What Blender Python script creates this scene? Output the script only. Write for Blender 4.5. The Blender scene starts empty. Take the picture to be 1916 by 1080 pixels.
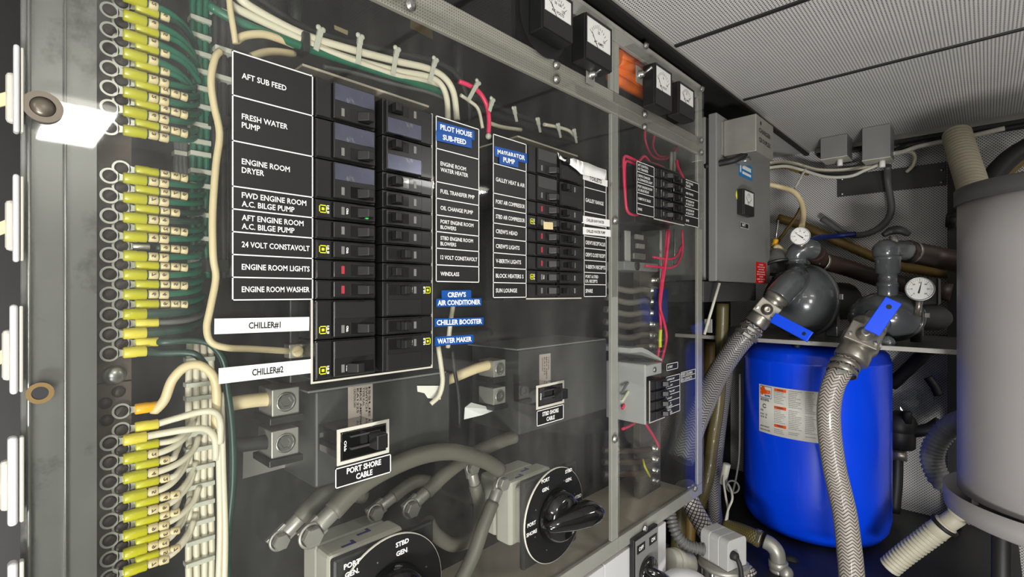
import bpy, math, random
from mathutils import Vector, Matrix
random.seed(7)
S = bpy.context.scene
COL = S.collection
# ------------------------------------------------------------------ camera
CAM = Vector((0.55, 0.0, 1.35))
YAW = math.radians(43.5)
F = 939.0                      # focal length in pixels of a 1916 px wide frame
cd = bpy.data.cameras.new('camera'); cam = bpy.data.objects.new('camera', cd); COL.objects.link(cam)
cam.location = CAM; cam.rotation_euler = (math.pi/2, 0, YAW)
cd.sensor_width = 36.0; cd.lens = F/1916*36; cd.shift_y = 8/1916; cd.clip_start = 0.01
S.camera = cam
# ------------------------------------------------------------------ exposure, world
S.view_settings.view_transform = 'Standard'; S.view_settings.look = 'None'
S.view_settings.gamma = 1.0; S.view_settings.use_curve_mapping = False
S.view_settings.exposure = 0.35
S.cycles.transparent_max_bounces = 24
S.cycles.max_bounces = 8
w = bpy.data.worlds.new('world'); S.world = w; w.use_nodes = True
w.node_tree.nodes['Background'].inputs[0].default_value = (0.75, 0.8, 0.85, 1)
w.node_tree.nodes['Background'].inputs[1].default_value = 0.35
# ------------------------------------------------------------------ ceiling lamps of the engine room (housings built below) and added fill lights
def area_lamp(name, loc, rot, sx, sy, watts, col):
    l = bpy.data.lights.new(name, 'AREA'); l.shape = 'RECTANGLE'; l.size = sx; l.size_y = sy
    l.energy = watts; l.color = col
    o = bpy.data.objects.new(name, l); COL.objects.link(o); o.location = loc; o.rotation_euler = rot
    return o
CEIL = 1.9275
LAMPS = [((1.56, 0.20, CEIL-0.05), (0, 0, 0), 0.50, 0.15, 8.0, (1, 0.975, 0.94)),
         ((1.42, 1.60, CEIL-0.05), (0, 0, 0), 0.14, 0.45, 6.0, (1, 0.985, 0.96)),
         ((0.95, -0.85, CEIL-0.05), (0, 0, 0), 0.6, 0.16, 6.0, (1, 0.985, 0.96))]
for i, a in enumerate(LAMPS):
    area_lamp('ceiling_lamp_light', *a)
WALL_FILL = ((1.80, -0.55, 1.20), (math.pi/2, 0, math.radians(68)), 0.5, 0.5, 12.0, (1, 0.985, 0.965))  # added fill light without a fixture, brightens panel and tank
area_lamp('wall_fill_light', *WALL_FILL)
FLOOR_FILL = ((1.15, -0.55, 0.42), (math.radians(180-35), 0, math.radians(10)), 0.45, 0.3, 38.0, (1, 0.985, 0.97))  # added fill light without a fixture, aimed up to brighten the ceiling
area_lamp('floor_fill_light', *FLOOR_FILL)
# ------------------------------------------------------------------ rays of the photograph
FW = Vector((-math.sin(YAW), math.cos(YAW), 0)); RT = Vector((math.cos(YAW), math.sin(YAW), 0)); UP = Vector((0, 0, 1))
def ray(px, py): return FW + RT*((px-958)/F) + UP*((548-py)/F)
def X(px, py, x=0.0):
    d = ray(px, py); return CAM + d*((x-CAM.x)/d.x)
def Y(px, py, y):
    d = ray(px, py); return CAM + d*((y-CAM.y)/d.y)
def Zp(px, py, z):
    d = ray(px, py); return CAM + d*((z-CAM.z)/d.z)
def cyl_hit(px, py, cx, cy, r):
    d = ray(px, py); ox, oy = CAM.x-cx, CAM.y-cy
    a = d.x*d.x+d.y*d.y; b = 2*(ox*d.x+oy*d.y); c = ox*ox+oy*oy-r*r
    t = (-b-math.sqrt(max(0, b*b-4*a*c)))/(2*a); p = CAM+d*t
    return math.atan2(p.y-cy, p.x-cx), p.z
# ------------------------------------------------------------------ materials
MATS = {}
def srgb(c):
    return tuple((v/12.92 if v <= 0.04045 else ((v+0.055)/1.055)**2.4) for v in c)
def mat(name, col, rough=0.5, metal=0.0, var=0.12, scale=25, bump=0.0, coat=0.0, spec=0.5, emit=None, wear=None):
    """procedural surface: base colour mottled by noise, optional bump and worn patches"""
    if name in MATS: return MATS[name]
    m = bpy.data.materials.new(name); m.use_nodes = True; nt = m.node_tree; b = nt.nodes['Principled BSDF']
    c = srgb(col)
    tc = nt.nodes.new('ShaderNodeTexCoord'); nz = nt.nodes.new('ShaderNodeTexNoise')
    nz.inputs['Scale'].default_value = scale; nz.inputs['Detail'].default_value = 5
    nt.links.new(tc.outputs['Object'], nz.inputs['Vector'])
    mx = nt.nodes.new('ShaderNodeMix'); mx.data_type = 'RGBA'
    mx.inputs[6].default_value = (*[v*(1-var) for v in c], 1); mx.inputs[7].default_value = (*[min(1, v*(1+var)) for v in c], 1)
    nt.links.new(nz.outputs['Fac'], mx.inputs[0]); out = mx.outputs[2]
    if wear:
        n2 = nt.nodes.new('ShaderNodeTexNoise'); n2.inputs['Scale'].default_value = wear[2]; n2.inputs['Detail'].default_value = 8; n2.inputs['Roughness'].default_value = 0.7
        nt.links.new(tc.outputs['Object'], n2.inputs['Vector'])
        rp = nt.nodes.new('ShaderNodeValToRGB'); rp.color_ramp.elements[0].position = wear[1]; rp.color_ramp.elements[1].position = min(1, wear[1]+0.12)
        nt.links.new(n2.outputs['Fac'], rp.inputs[0])
        m2 = nt.nodes.new('ShaderNodeMix'); m2.data_type = 'RGBA'
        nt.links.new(rp.outputs[0], m2.inputs[0]); nt.links.new(out, m2.inputs[6]); m2.inputs[7].default_value = (*srgb(wear[0]), 1); out = m2.outputs[2]
    nt.links.new(out, b.inputs['Base Color'])
    b.inputs['Roughness'].default_value = rough; b.inputs['Metallic'].default_value = metal
    b.inputs['Specular IOR Level'].default_value = spec; b.inputs['Coat Weight'].default_value = coat
    if emit:
        b.inputs['Emission Color'].default_value = (*srgb(emit[0]), 1); b.inputs['Emission Strength'].default_value = emit[1]
    if bump:
        bp = nt.nodes.new('ShaderNodeBump'); bp.inputs['Strength'].default_value = bump; bp.inputs['Distance'].default_value = 0.002
        n3 = nt.nodes.new('ShaderNodeTexNoise'); n3.inputs['Scale'].default_value = scale*8; nt.links.new(tc.outputs['Object'], n3.inputs['Vector'])
        nt.links.new(n3.outputs['Fac'], bp.inputs['Height']); nt.links.new(bp.outputs[0], b.inputs['Normal'])
    MATS[name] = m; return m
def math_node(nt, op, a, b=None, c=None):
    n = nt.nodes.new('ShaderNodeMath'); n.operation = op
    for i, v in enumerate((a, b, c)):
        if v is None: continue
        if isinstance(v, (int, float)): n.inputs[i].default_value = v
        else: nt.links.new(v, n.inputs[i])
    return n.outputs[0]
def perforated(name, col, pitch, rad, axes=(0, 1), rough=0.45, metal=0.0, hole=(0.03, 0.03, 0.03), var=0.1, stagger=False):
    m = mat(name, col, rough, metal, var, 6); nt = m.node_tree; b = nt.nodes['Principled BSDF']
    src = b.inputs['Base Color'].links[0].from_socket
    tc = nt.nodes.new('ShaderNodeTexCoord'); sp = nt.nodes.new('ShaderNodeSeparateXYZ'); nt.links.new(tc.outputs['Object'], sp.inputs[0])
    a = math_node(nt, 'DIVIDE', sp.outputs[axes[0]], pitch); c = math_node(nt, 'DIVIDE', sp.outputs[axes[1]], pitch)
    if stagger:
        a, c = math_node(nt, 'ADD', a, c), math_node(nt, 'SUBTRACT', a, c)
    fa = math_node(nt, 'SUBTRACT', math_node(nt, 'FRACT', a), 0.5); fc = math_node(nt, 'SUBTRACT', math_node(nt, 'FRACT', c), 0.5)
    d = math_node(nt, 'SQRT', math_node(nt, 'ADD', math_node(nt, 'MULTIPLY', fa, fa), math_node(nt, 'MULTIPLY', fc, fc)))
    h = math_node(nt, 'LESS_THAN', d, rad)
    mx = nt.nodes.new('ShaderNodeMix'); mx.data_type = 'RGBA'; nt.links.new(h, mx.inputs[0]); nt.links.new(src, mx.inputs[6]); mx.inputs[7].default_value = (*srgb(hole), 1)
    nt.links.new(mx.outputs[2], b.inputs['Base Color'])
    return m
def braided(name, c1, c2, freq=260, around=8, rough=0.4, diamond=False):
    m = bpy.data.materials.new(name); m.use_nodes = True; nt = m.node_tree; b = nt.nodes['Principled BSDF']
    uv = nt.nodes.new('ShaderNodeUVMap'); sp = nt.nodes.new('ShaderNodeSeparateXYZ'); nt.links.new(uv.outputs[0], sp.inputs[0])
    u = math_node(nt, 'MULTIPLY', sp.outputs[0], around); v = math_node(nt, 'MULTIPLY', sp.outputs[1], freq)
    tri = math_node(nt, 'ABSOLUTE', math_node(nt, 'SUBTRACT', math_node(nt, 'FRACT', u), 0.5))
    if diamond:
        p = math_node(nt, 'ABSOLUTE', math_node(nt, 'SINE', math_node(nt, 'MULTIPLY', math_node(nt, 'ADD', u, v), math.pi)))
        q = math_node(nt, 'ABSOLUTE', math_node(nt, 'SINE', math_node(nt, 'MULTIPLY', math_node(nt, 'SUBTRACT', u, v), math.pi)))
        s = math_node(nt, 'MINIMUM', p, q); th = 0.42
    else:
        s = math_node(nt, 'FRACT', math_node(nt, 'ADD', v, math_node(nt, 'MULTIPLY', tri, 2.4))); th = 0.36
    mask = math_node(nt, 'LESS_THAN', s, th)
    mx = nt.nodes.new('ShaderNodeMix'); mx.data_type = 'RGBA'; nt.links.new(mask, mx.inputs[0])
    mx.inputs[6].default_value = (*srgb(c1), 1); mx.inputs[7].default_value = (*srgb(c2), 1)
    nt.links.new(mx.outputs[2], b.inputs['Base Color']); b.inputs['Roughness'].default_value = rough
    b.inputs['Coat Weight'].default_value = 0.3
    MATS[name] = m; return m
def acrylic(name, haze=0.03, tint=(0.95, 0.96, 0.95)):
    m = bpy.data.materials.new(name); m.use_nodes = True; nt = m.node_tree
    nt.nodes.remove(nt.nodes['Principled BSDF']); out = nt.nodes['Material Output']
    tr = nt.nodes.new('ShaderNodeBsdfTransparent'); tr.inputs[0].default_value = (*tint, 1)
    gl = nt.nodes.new('ShaderNodeBsdfGlossy'); gl.inputs['Roughness'].default_value = 0.03
    df = nt.nodes.new('ShaderNodeBsdfDiffuse'); df.inputs[0].default_value = (0.75, 0.74, 0.70, 1)
    lw = nt.nodes.new('ShaderNodeLayerWeight'); lw.inputs[0].default_value = 0.5
    f5 = math_node(nt, 'POWER', lw.outputs['Facing'], 5.0)
    fr = math_node(nt, 'ADD', math_node(nt, 'MULTIPLY', f5, 0.9), 0.026)
    tc = nt.nodes.new('ShaderNodeTexCoord'); nz = nt.nodes.new('ShaderNodeTexNoise'); nz.inputs['Scale'].default_value = 5; nz.inputs['Detail'].default_value = 9; nz.inputs['Roughness'].default_value = 0.68
    mp = nt.nodes.new('ShaderNodeMapping'); mp.inputs['Scale'].default_value = (1, 1, 0.45); nt.links.new(tc.outputs['Object'], mp.inputs[0]); nt.links.new(mp.outputs[0], nz.inputs['Vector'])
    hz = math_node(nt, 'MULTIPLY', math_node(nt, 'POWER', nz.outputs['Fac'], 4.0), haze*10)
    m1 = nt.nodes.new('ShaderNodeMixShader'); nt.links.new(hz, m1.inputs[0]); nt.links.new(tr.outputs[0], m1.inputs[1]); nt.links.new(df.outputs[0], m1.inputs[2])
    m2 = nt.nodes.new('ShaderNodeMixShader'); nt.links.new(fr, m2.inputs[0]); nt.links.new(m1.outputs[0], m2.inputs[1]); nt.links.new(gl.outputs[0], m2.inputs[2])
    nt.links.new(m2.outputs[0], out.inputs[0])
    MATS[name] = m; return m
M = dict(
 ceil=perforated('ceiling_perforated', (0.78, 0.775, 0.76), 0.0066, 0.27),
 wallperf=perforated('bulkhead_perforated', (0.76, 0.755, 0.74), 0.0095, 0.27, axes=(0, 2), stagger=True),
 wallplain=mat('bulkhead_paint', (0.44, 0.44, 0.43), 0.6, var=0.15, scale=4),
 darkwall=mat('dark_bulkhead', (0.12, 0.12, 0.115), 0.6, var=0.2, scale=6),
 floor=mat('deck_paint', (0.52, 0.52, 0.50), 0.55, var=0.2, scale=5),
 black=mat('black_plastic', (0.10, 0.10, 0.10), 0.28, var=0.25, scale=60, coat=0.2),
 blackflat=mat('black_moulding', (0.085, 0.085, 0.085), 0.42, var=0.25, scale=60),
 blackgloss=mat('black_gloss', (0.035, 0.035, 0.037), 0.12, var=0.1, coat=0.7),
 plateblack=mat('engraved_black', (0.085, 0.085, 0.083), 0.4, var=0.15, scale=90, wear=((0.17, 0.17, 0.16), 0.62, 14)),
 greyplate=mat('breaker_face_plate', (0.35, 0.36, 0.42), 0.22, 0.6, var=0.3, scale=40, wear=((0.7, 0.68, 0.65), 0.6, 30)),
 rubber=mat('black_rubber', (0.07, 0.07, 0.07), 0.6, var=0.2),
 white=mat('engraved_white', (0.88, 0.88, 0.86), 0.5, var=0.04),
 whitetape=mat('white_tape', (0.86, 0.86, 0.84), 0.45, var=0.05),
 inkblack=mat('black_ink', (0.04, 0.04, 0.04), 0.5, var=0.05),
 bluetape=mat('blue_tape', (0.02, 0.27, 0.55), 0.35, var=0.12, scale=80),
 alu=mat('aluminium', (0.70, 0.69, 0.66), 0.33, 0.35, var=0.15, scale=20, wear=((0.45, 0.42, 0.38), 0.62, 30)),
 steel=mat('steel', (0.62, 0.62, 0.60), 0.3, 0.9, var=0.15),
 steelpaint=mat('grey_enamel', (0.46, 0.46, 0.45), 0.4, var=0.1, scale=14, bump=0.06),
 steelbox=mat('galvanised_steel', (0.60, 0.59, 0.56), 0.38, 0.5, var=0.15),
 tin=mat('tinned_terminal', (0.74, 0.74, 0.70), 0.3, 0.7, var=0.1),
 copper=mat('tarnished_bus', (0.27, 0.225, 0.19), 0.5, 0.2, var=0.2, scale=40, wear=((0.36, 0.31, 0.27), 0.6, 60)),
 screwdark=mat('tarnished_screw', (0.20, 0.16, 0.14), 0.4, 0.5, var=0.2),
 yellow=mat('yellow_sleeve', (0.70, 0.68, 0.03), 0.32, var=0.1, scale=60, coat=0.2),
 yellowpale=mat('pale_yellow_sleeve', (0.82, 0.76, 0.25), 0.35, var=0.1, scale=60),
 orangesl=mat('orange_sleeve', (0.92, 0.66, 0.03), 0.32, var=0.1),
 green=mat('green_wire', (0.05, 0.36, 0.26), 0.4, var=0.15, scale=30),
 greendark=mat('dark_green_wire', (0.08, 0.21, 0.17), 0.4, var=0.15, scale=30),
 cream=mat('cream_wire', (0.80, 0.77, 0.68), 0.45, var=0.08, scale=30),
 creamwarm=mat('aged_cream_cable', (0.80, 0.73, 0.57), 0.45, var=0.12, scale=30),
 tagprint=mat('tag_print', (0.30, 0.25, 0.18), 0.5, var=0.1),
 tag=mat('wire_tag', (0.80, 0.73, 0.55), 0.5, var=0.1),
 tie=mat('nylon_tie', (0.70, 0.70, 0.64), 0.35, var=0.08),
 pink=mat('pink_wire', (0.85, 0.15, 0.33), 0.4, var=0.1),
 red=mat('red_tag', (0.80, 0.08, 0.05), 0.45, var=0.08),
 redwin=mat('red_window', (0.62, 0.18, 0.22), 0.3, var=0.1),
 greywin=mat('pale_window', (0.42, 0.42, 0.40), 0.3, var=0.1),
 yelmark=mat('yellow_mark', (0.78, 0.80, 0.10), 0.4, var=0.05),
 greenled=mat('green_lens', (0.15, 0.75, 0.25), 0.2, var=0.05),
 cablegrey=mat('grey_power_cable', (0.36, 0.35, 0.31), 0.5, var=0.15),
 offwhite=mat('offwhite_plastic', (0.72, 0.71, 0.66), 0.45, var=0.1, scale=15),
 bluepen=mat('blue_marker', (0.10, 0.14, 0.42), 0.5, var=0.05),
 pumpgrey=mat('pump_enamel', (0.30, 0.31, 0.315), 0.22, var=0.12, scale=20, coat=0.5, bump=0.04),
 valve=mat('valve_metal', (0.60, 0.58, 0.54), 0.32, 0.75, var=0.15, scale=40),
 blue=mat('blue_enamel', (0.0, 0.27, 0.93), 0.3, var=0.08, scale=8, coat=0.3),
 handle=mat('blue_handle', (0.02, 0.30, 0.95), 0.35, var=0.05),
 heater=mat('grey_jacket', (0.60, 0.585, 0.58), 0.42, var=0.05, scale=12, bump=0.03),
 heatercap=mat('dark_cap', (0.27, 0.265, 0.26), 0.5, var=0.1),
 label=mat('paper_label', (0.90, 0.89, 0.85), 0.5, var=0.04),
 pinklabel=mat('rating_label', (0.80, 0.74, 0.70), 0.5, var=0.04),
 orange=mat('orange_ink', (0.93, 0.36, 0.08), 0.4, var=0.1),
 orangefab=mat('orange_folds', (1.0, 0.43, 0.06), 0.5, var=0.25, scale=30),
 dial=mat('dial_white', (0.85, 0.85, 0.83), 0.45, var=0.03),
 brown=mat('brown_hose', (0.20, 0.14, 0.11), 0.5, var=0.2),
 ochre=mat('ochre_hose', (0.42, 0.33, 0.14), 0.5, var=0.2),
 cobalt=mat('blue_sleeve', (0.03, 0.12, 0.40), 0.45, var=0.1),
 greyhose=mat('grey_hose', (0.34, 0.34, 0.33), 0.5, var=0.12),
 palehose=mat('pale_corrugated', (0.74, 0.72, 0.64), 0.5, var=0.1),
 beigeduct=mat('beige_duct', (0.62, 0.59, 0.51), 0.55, var=0.1),
 darkpipe=mat('dark_pipe', (0.12, 0.12, 0.12), 0.5, var=0.2),
 encl=mat('dark_grey_enamel', (0.21, 0.21, 0.205), 0.45, var=0.12, scale=20, wear=((0.33, 0.33, 0.32), 0.68, 30)),
 backboard=mat('backboard', (0.085, 0.085, 0.08), 0.5, var=0.3, scale=10, wear=((0.19, 0.18, 0.165), 0.66, 25)),
 dusty=mat('dusty_board', (0.68, 0.63, 0.56), 0.7, var=0.2, scale=8, wear=((0.6, 0.57, 0.52), 0.6, 14)),
 whitepanel=mat('white_panel', (0.74, 0.74, 0.74), 0.4, var=0.03),
 motor=mat('light_grey_cast', (0.66, 0.66, 0.65), 0.4, var=0.06),
 lens=mat('lamp_diffuser', (0.95, 0.94, 0.9), 0.4, var=0.02, emit=((1, 0.97, 0.92), 6.0)),
 acr=acrylic('clear_acrylic', 0.017), acr2=acrylic('clear_acrylic_clean', 0.011),
 hose=braided('braided_hose', (0.70, 0.67, 0.63), (0.26, 0.24, 0.23), 120, 7),
 hosedark=braided('braided_hose_grey', (0.56, 0.55, 0.54), (0.14, 0.14, 0.14), 110, 7),
 hosediamond=braided('diamond_braid_hose', (0.75, 0.72, 0.70), (0.12, 0.11, 0.11), 75, 11, diamond=True),
 hoseyellow=braided('yellowed_braid_hose', (0.44, 0.40, 0.24), (0.20, 0.18, 0.10), 220, 10, diamond=True),
)
# ------------------------------------------------------------------ mesh builder
V3 = Vector
class MB:
    def __init__(s): s.v = []; s.f = []; s.sm = []; s.uv = []; s.mi = []; s.cm = 0
    def face(s, idx, smooth=False, uv=None): s.f.append(tuple(idx)); s.sm.append(smooth); s.uv.append(uv); s.mi.append(s.cm)
    def add(s, vs): n = len(s.v); s.v += [V3(p) for p in vs]; return n
    def box(s, x0, x1, y0, y1, z0, z1):
        return s.hexa([(x0, y0, z0), (x1, y0, z0), (x1, y1, z0), (x0, y1, z0), (x0, y0, z1), (x1, y0, z1), (x1, y1, z1), (x0, y1, z1)])
    def hexa(s, p):
        n = s.add(p)
        for q in ((0, 3, 2, 1), (4, 5, 6, 7), (0, 1, 5, 4), (1, 2, 6, 5), (2, 3, 7, 6), (3, 0, 4, 7)): s.face([n+i for i in q])
        return s
    def obox(s, c, ax, ay, az):            # oriented box: centre and half-axis vectors
        c, ax, ay, az = V3(c), V3(ax), V3(ay), V3(az)
        return s.hexa([c+ax*i+ay*j+az*k for (i, j, k) in ((-1, -1, -1), (1, -1, -1), (1, 1, -1), (-1, 1, -1), (-1, -1, 1), (1, -1, 1), (1, 1, 1), (-1, 1, 1))])
    def prism(s, pts, d, smooth=False):    # polygon extruded by d
        pts = [V3(p) for p in pts]; d = V3(d); k = len(pts); n = s.add(pts+[p+d for p in pts])
        s.face(range(n+k-1, n-1, -1)); s.face(range(n+k, n+2*k))
        for i in range(k): j = (i+1) % k; s.face((n+i, n+j, n+k+j, n+k+i), smooth)
        return s
    def lathe(s, o, axis, prof, n=24, smooth=True, arc=None):
        o = V3(o); a = V3(axis).normalized(); t = V3((0, 0, 1)) if abs(a.z) < 0.9 else V3((1, 0, 0))
        e1 = a.cross(t).normalized(); e2 = a.cross(e1)
        rings = []
        for r, h in prof:
            if r < 1e-7: rings.append([s.add([o+a*h])])
            else:
                b = s.add([o+a*h+(e1*math.cos(2*math.pi*i/n)+e2*math.sin(2*math.pi*i/n))*r for i in range(n)]); rings.append([b+i for i in range(n)])
        for A, B in zip(rings, rings[1:]):
            for i in range(n):
                j = (i+1) % n
                if len(A) == 1 and len(B) == 1: break
                if len(A) == 1: s.face((A[0], B[j], B[i]), smooth)
                elif len(B) == 1: s.face((A[i], A[j], B[0]), smooth)
                else: s.face((A[i], A[j], B[j], B[i]), smooth)
        return s
    def cyl(s, p0, p1, r0, r1=None, n=20):
        p0, p1 = V3(p0), V3(p1); r1 = r0 if r1 is None else r1; L = (p1-p0).length
        b = min(r0, r1, L)*0.12
        return s.lathe(p0, p1-p0, [(0, 0), (r0-b, 0), (r0, b), (r1, L-b), (r1-b, L), (0, L)], n)
    def ring(s, c, axis, R, r, n=24, m=8):  # torus
        c = V3(c); a = V3(axis).normalized()
        prof = [(R+r*math.cos(2*math.pi*k/m), r*math.sin(2*math.pi*k/m)) for k in range(m+1)]
        return s.lathe(c, a, prof, n)
    def washer(s, c, axis, ro, ri, t, n=24):
        return s.lathe(c, axis, [(ri, 0), (ro, 0), (ro, t), (ri, t), (ri, 0)], n, smooth=False)
    def tube(s, pts, r, n=10, k=5, cap=True, corr=None):
        pts = [V3(p) for p in pts]
        if len(pts) > 2 and k > 1:
            q = [pts[0]*2-pts[1]]+pts+[pts[-1]*2-pts[-2]]; out = []
            for i in range(1, len(q)-2):
                a, b, c, d = q[i-1], q[i], q[i+1], q[i+2]
                for j in range(k):
                    t = j/k; out.append(0.5*((2*b)+(c-a)*t+(2*a-5*b+4*c-d)*t*t+(3*b-a-3*c+d)*t**3))
            out.append(pts[-1]); pts = out
        if corr:                           # resample evenly and ripple the radius
            L = sum((b-a).length for a, b in zip(pts, pts[1:])); m = max(8, int(L/corr[0]*4)); res = [pts[0]]; need = L/m; acc = 0.0
            for a, b in zip(pts, pts[1:]):
                seg = (b-a).length; pos = 0.0
                while acc+(seg-pos) >= need and len(res) < m:
                    pos += need-acc; acc = 0.0; res.append(a.lerp(b, pos/seg))
                acc += seg-pos
            res.append(pts[-1]); pts = res
        rings = []; L = 0.0; nrm = None; N = len(pts)
        for i, p in enumerate(pts):
            t = (pts[min(i+1, N-1)]-pts[max(i-1, 0)]).normalized()
            if nrm is None:
                h = V3((0, 0, 1)) if abs(t.z) < 0.9 else V3((1, 0, 0)); nrm = t.cross(h).normalized()
            else: nrm = (nrm-t*nrm.dot(t)).normalized()
            bi = t.cross(nrm)
            if i: L += (p-pts[i-1]).length
            rr = r(i/(N-1)) if callable(r) else r
            if corr: rr += corr[1]*(0.5 if i % 4 in (1, 2) else -0.5)
            b = s.add([p+(nrm*math.cos(2*math.pi*j/n)+bi*math.sin(2*math.pi*j/n))*rr for j in range(n)]); rings.append((b, L))
        for (A, la), (B, lb) in zip(rings, rings[1:]):
            for j in range(n):
                e = (j+1) % n
                s.face((A+j, A+e, B+e, B+j), True, ((j/n, la), ((j+1)/n, la), ((j+1)/n, lb), (j/n, lb)))
        if cap:
            s.face([rings[0][0]+j for j in range(n-1, -1, -1)]); s.face([rings[-1][0]+j for j in range(n)])
        return s
    def sphere(s, c, r, n=24, m=14, sc=(1, 1, 1), axis=None):
        c = V3(c); prof = [(r*math.sin(math.pi*i/m), -r*math.cos(math.pi*i/m)) for i in range(m+1)]
        b = len(s.v); s.lathe((0, 0, 0), axis or (0, 0, 1), [(0 if q[0] < 1e-6 else q[0], q[1]) for q in prof], n)
        for i in range(b, len(s.v)): p = s.v[i]; s.v[i] = c+V3((p.x*sc[0], p.y*sc[1], p.z*sc[2]))
        return s
    def sheet(s, x0, x1, ys, zs, holes):   # slab in the plane x = const with rectangular openings
        yc = sorted(set(list(ys)+[h for q in holes for h in q[:2]])); zc = sorted(set(list(zs)+[h for q in holes for h in q[2:]]))
        ok = lambda i, j: 0 <= i < len(yc)-1 and 0 <= j < len(zc)-1 and not any(q[0]-1e-9 <= (yc[i]+yc[i+1])/2 <= q[1] and q[2] <= (zc[j]+zc[j+1])/2 <= q[3] for q in holes)
        idx = {}
        def vid(x, i, j):
            if (x, i, j) not in idx: idx[(x, i, j)] = s.add([(x, yc[i], zc[j])])
            return idx[(x, i, j)]
        for i in range(len(yc)-1):
            for j in range(len(zc)-1):
                if not ok(i, j): continue
                s.face([vid(x1, i, j), vid(x1, i+1, j), vid(x1, i+1, j+1), vid(x1, i, j+1)])
                s.face([vid(x0, i, j+1), vid(x0, i+1, j+1), vid(x0, i+1, j), vid(x0, i, j)])
                if not ok(i-1, j): s.face([vid(x0, i, j), vid(x1, i, j), vid(x1, i, j+1), vid(x0, i, j+1)])
                if not ok(i+1, j): s.face([vid(x1, i+1, j), vid(x0, i+1, j), vid(x0, i+1, j+1), vid(x1, i+1, j+1)])
                if not ok(i, j-1): s.face([vid(x0, i, j), vid(x0, i+1, j), vid(x1, i+1, j), vid(x1, i, j)])
                if not ok(i, j+1): s.face([vid(x0, i, j+1), vid(x1, i, j+1), vid(x1, i+1, j+1), vid(x0, i+1, j+1)])
        return s
    def text(s, string, mp, h, wmax=None, width=None, align='L', bold=0.02, cond=1.0):
        """flat lettering: mp maps (right, up) in metres to a point"""
        vs, fs, w = glyphs(string, bold); sx = h*cond
        if width: sx = width/w
        elif wmax and w*sx > wmax: sx = wmax/w
        off = {'L': 0, 'C': -w*sx/2, 'R': -w*sx}[align]
        n = s.add([mp(v[0]*sx+off, v[1]*h) for v in vs])
        for f in fs: s.face([n+i for i in f])
        return s
    def build(s, name, m, parent=None, bevel=0.0, seg=2, label=None):
        me = bpy.data.meshes.new(name)
        root = parent
        while root is not None and root.parent is not None: root = root.parent
        if root is not None: org = V3(root.location)
        else:
            lo = [min(p[i] for p in s.v) for i in range(3)]; hi = [max(p[i] for p in s.v) for i in range(3)]
            org = V3(((lo[0]+hi[0])/2, (lo[1]+hi[1])/2, lo[2]))
        me.from_pydata([tuple(p-org) for p in s.v], [], s.f)
        me.polygons.foreach_set('use_smooth', s.sm); me.polygons.foreach_set('material_index', s.mi)
        if any(u is not None for u in s.uv):
            ul = me.uv_layers.new(name='UVMap')
            for p, u in zip(me.polygons, s.uv):
                if u is not None:
                    for li, c in zip(p.loop_indices, u): ul.data[li].uv = c
        for q in (m if isinstance(m, (list, tuple)) else [m]): me.materials.append(q)
        me.update()
        o = bpy.data.objects.new(name, me); COL.objects.link(o)
        if parent is not None: o.parent = parent
        else: o.location = org
        if bevel:
            bm = o.modifiers.new('bevel', 'BEVEL'); bm.width = bevel; bm.segments = seg; bm.limit_method = 'ANGLE'; bm.harden_normals = False
        if label: o['label'] = label
        return o
_G = {}
def glyphs(string, bold):
    if (string, bold) in _G: return _G[(string, bold)]
    c = bpy.data.curves.new('lettering', 'FONT'); c.body = string; c.size = 1.0; c.offset = bold; c.resolution_u = 2
    o = bpy.data.objects.new('lettering', c); COL.objects.link(o)
    dg = bpy.context.evaluated_depsgraph_get(); me = bpy.data.meshes.new_from_object(o.evaluated_get(dg))
    vs = [(v.co.x, v.co.y) for v in me.vertices]; fs = [tuple(p.vertices) for p in me.polygons]
    x0 = min(v[0] for v in vs); x1 = max(v[0] for v in vs)
    cap = 0.69
    vs = [(v[0]-x0, v[1]/cap) for v in vs]; vs = [(a/cap, b) for a, b in vs]
    COL.objects.unlink(o); bpy.data.objects.remove(o); bpy.data.curves.remove(c); bpy.data.meshes.remove(me)
    _G[(string, bold)] = (vs, fs, (x1-x0)/cap); return _G[(string, bold)]
def tag(o, label, cat, group=None):
    o['label'] = label; o['category'] = cat
    if group: o['group'] = group
    return o
def thing(name, label, cat, loc, group=None):
    o = bpy.data.objects.new(name, None); COL.objects.link(o); o.location = loc; o.empty_display_size = 0.02
    return tag(o, label, cat, group)
def struct(name, mb, m, bevel=0): o = mb.build(name, m, bevel=bevel); o['kind'] = 'structure'; return o
def dup(root, loc, rot=None, label=None):
    r = root.copy(); COL.objects.link(r); r.location = loc
    if rot: r.rotation_euler = rot
    if label: r['label'] = label
    for ch in list(root.children):
        c = ch.copy(); COL.objects.link(c); c.parent = r
        for g in list(ch.children):
            d = g.copy(); COL.objects.link(d); d.parent = c
    return r
def onx(x, y, z): return lambda a, b: V3((x, y+a, z+b))        # lettering on a face looking to +x
ORD = 'first second third fourth fifth sixth seventh eighth ninth tenth eleventh twelfth thirteenth fourteenth'.split()
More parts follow.
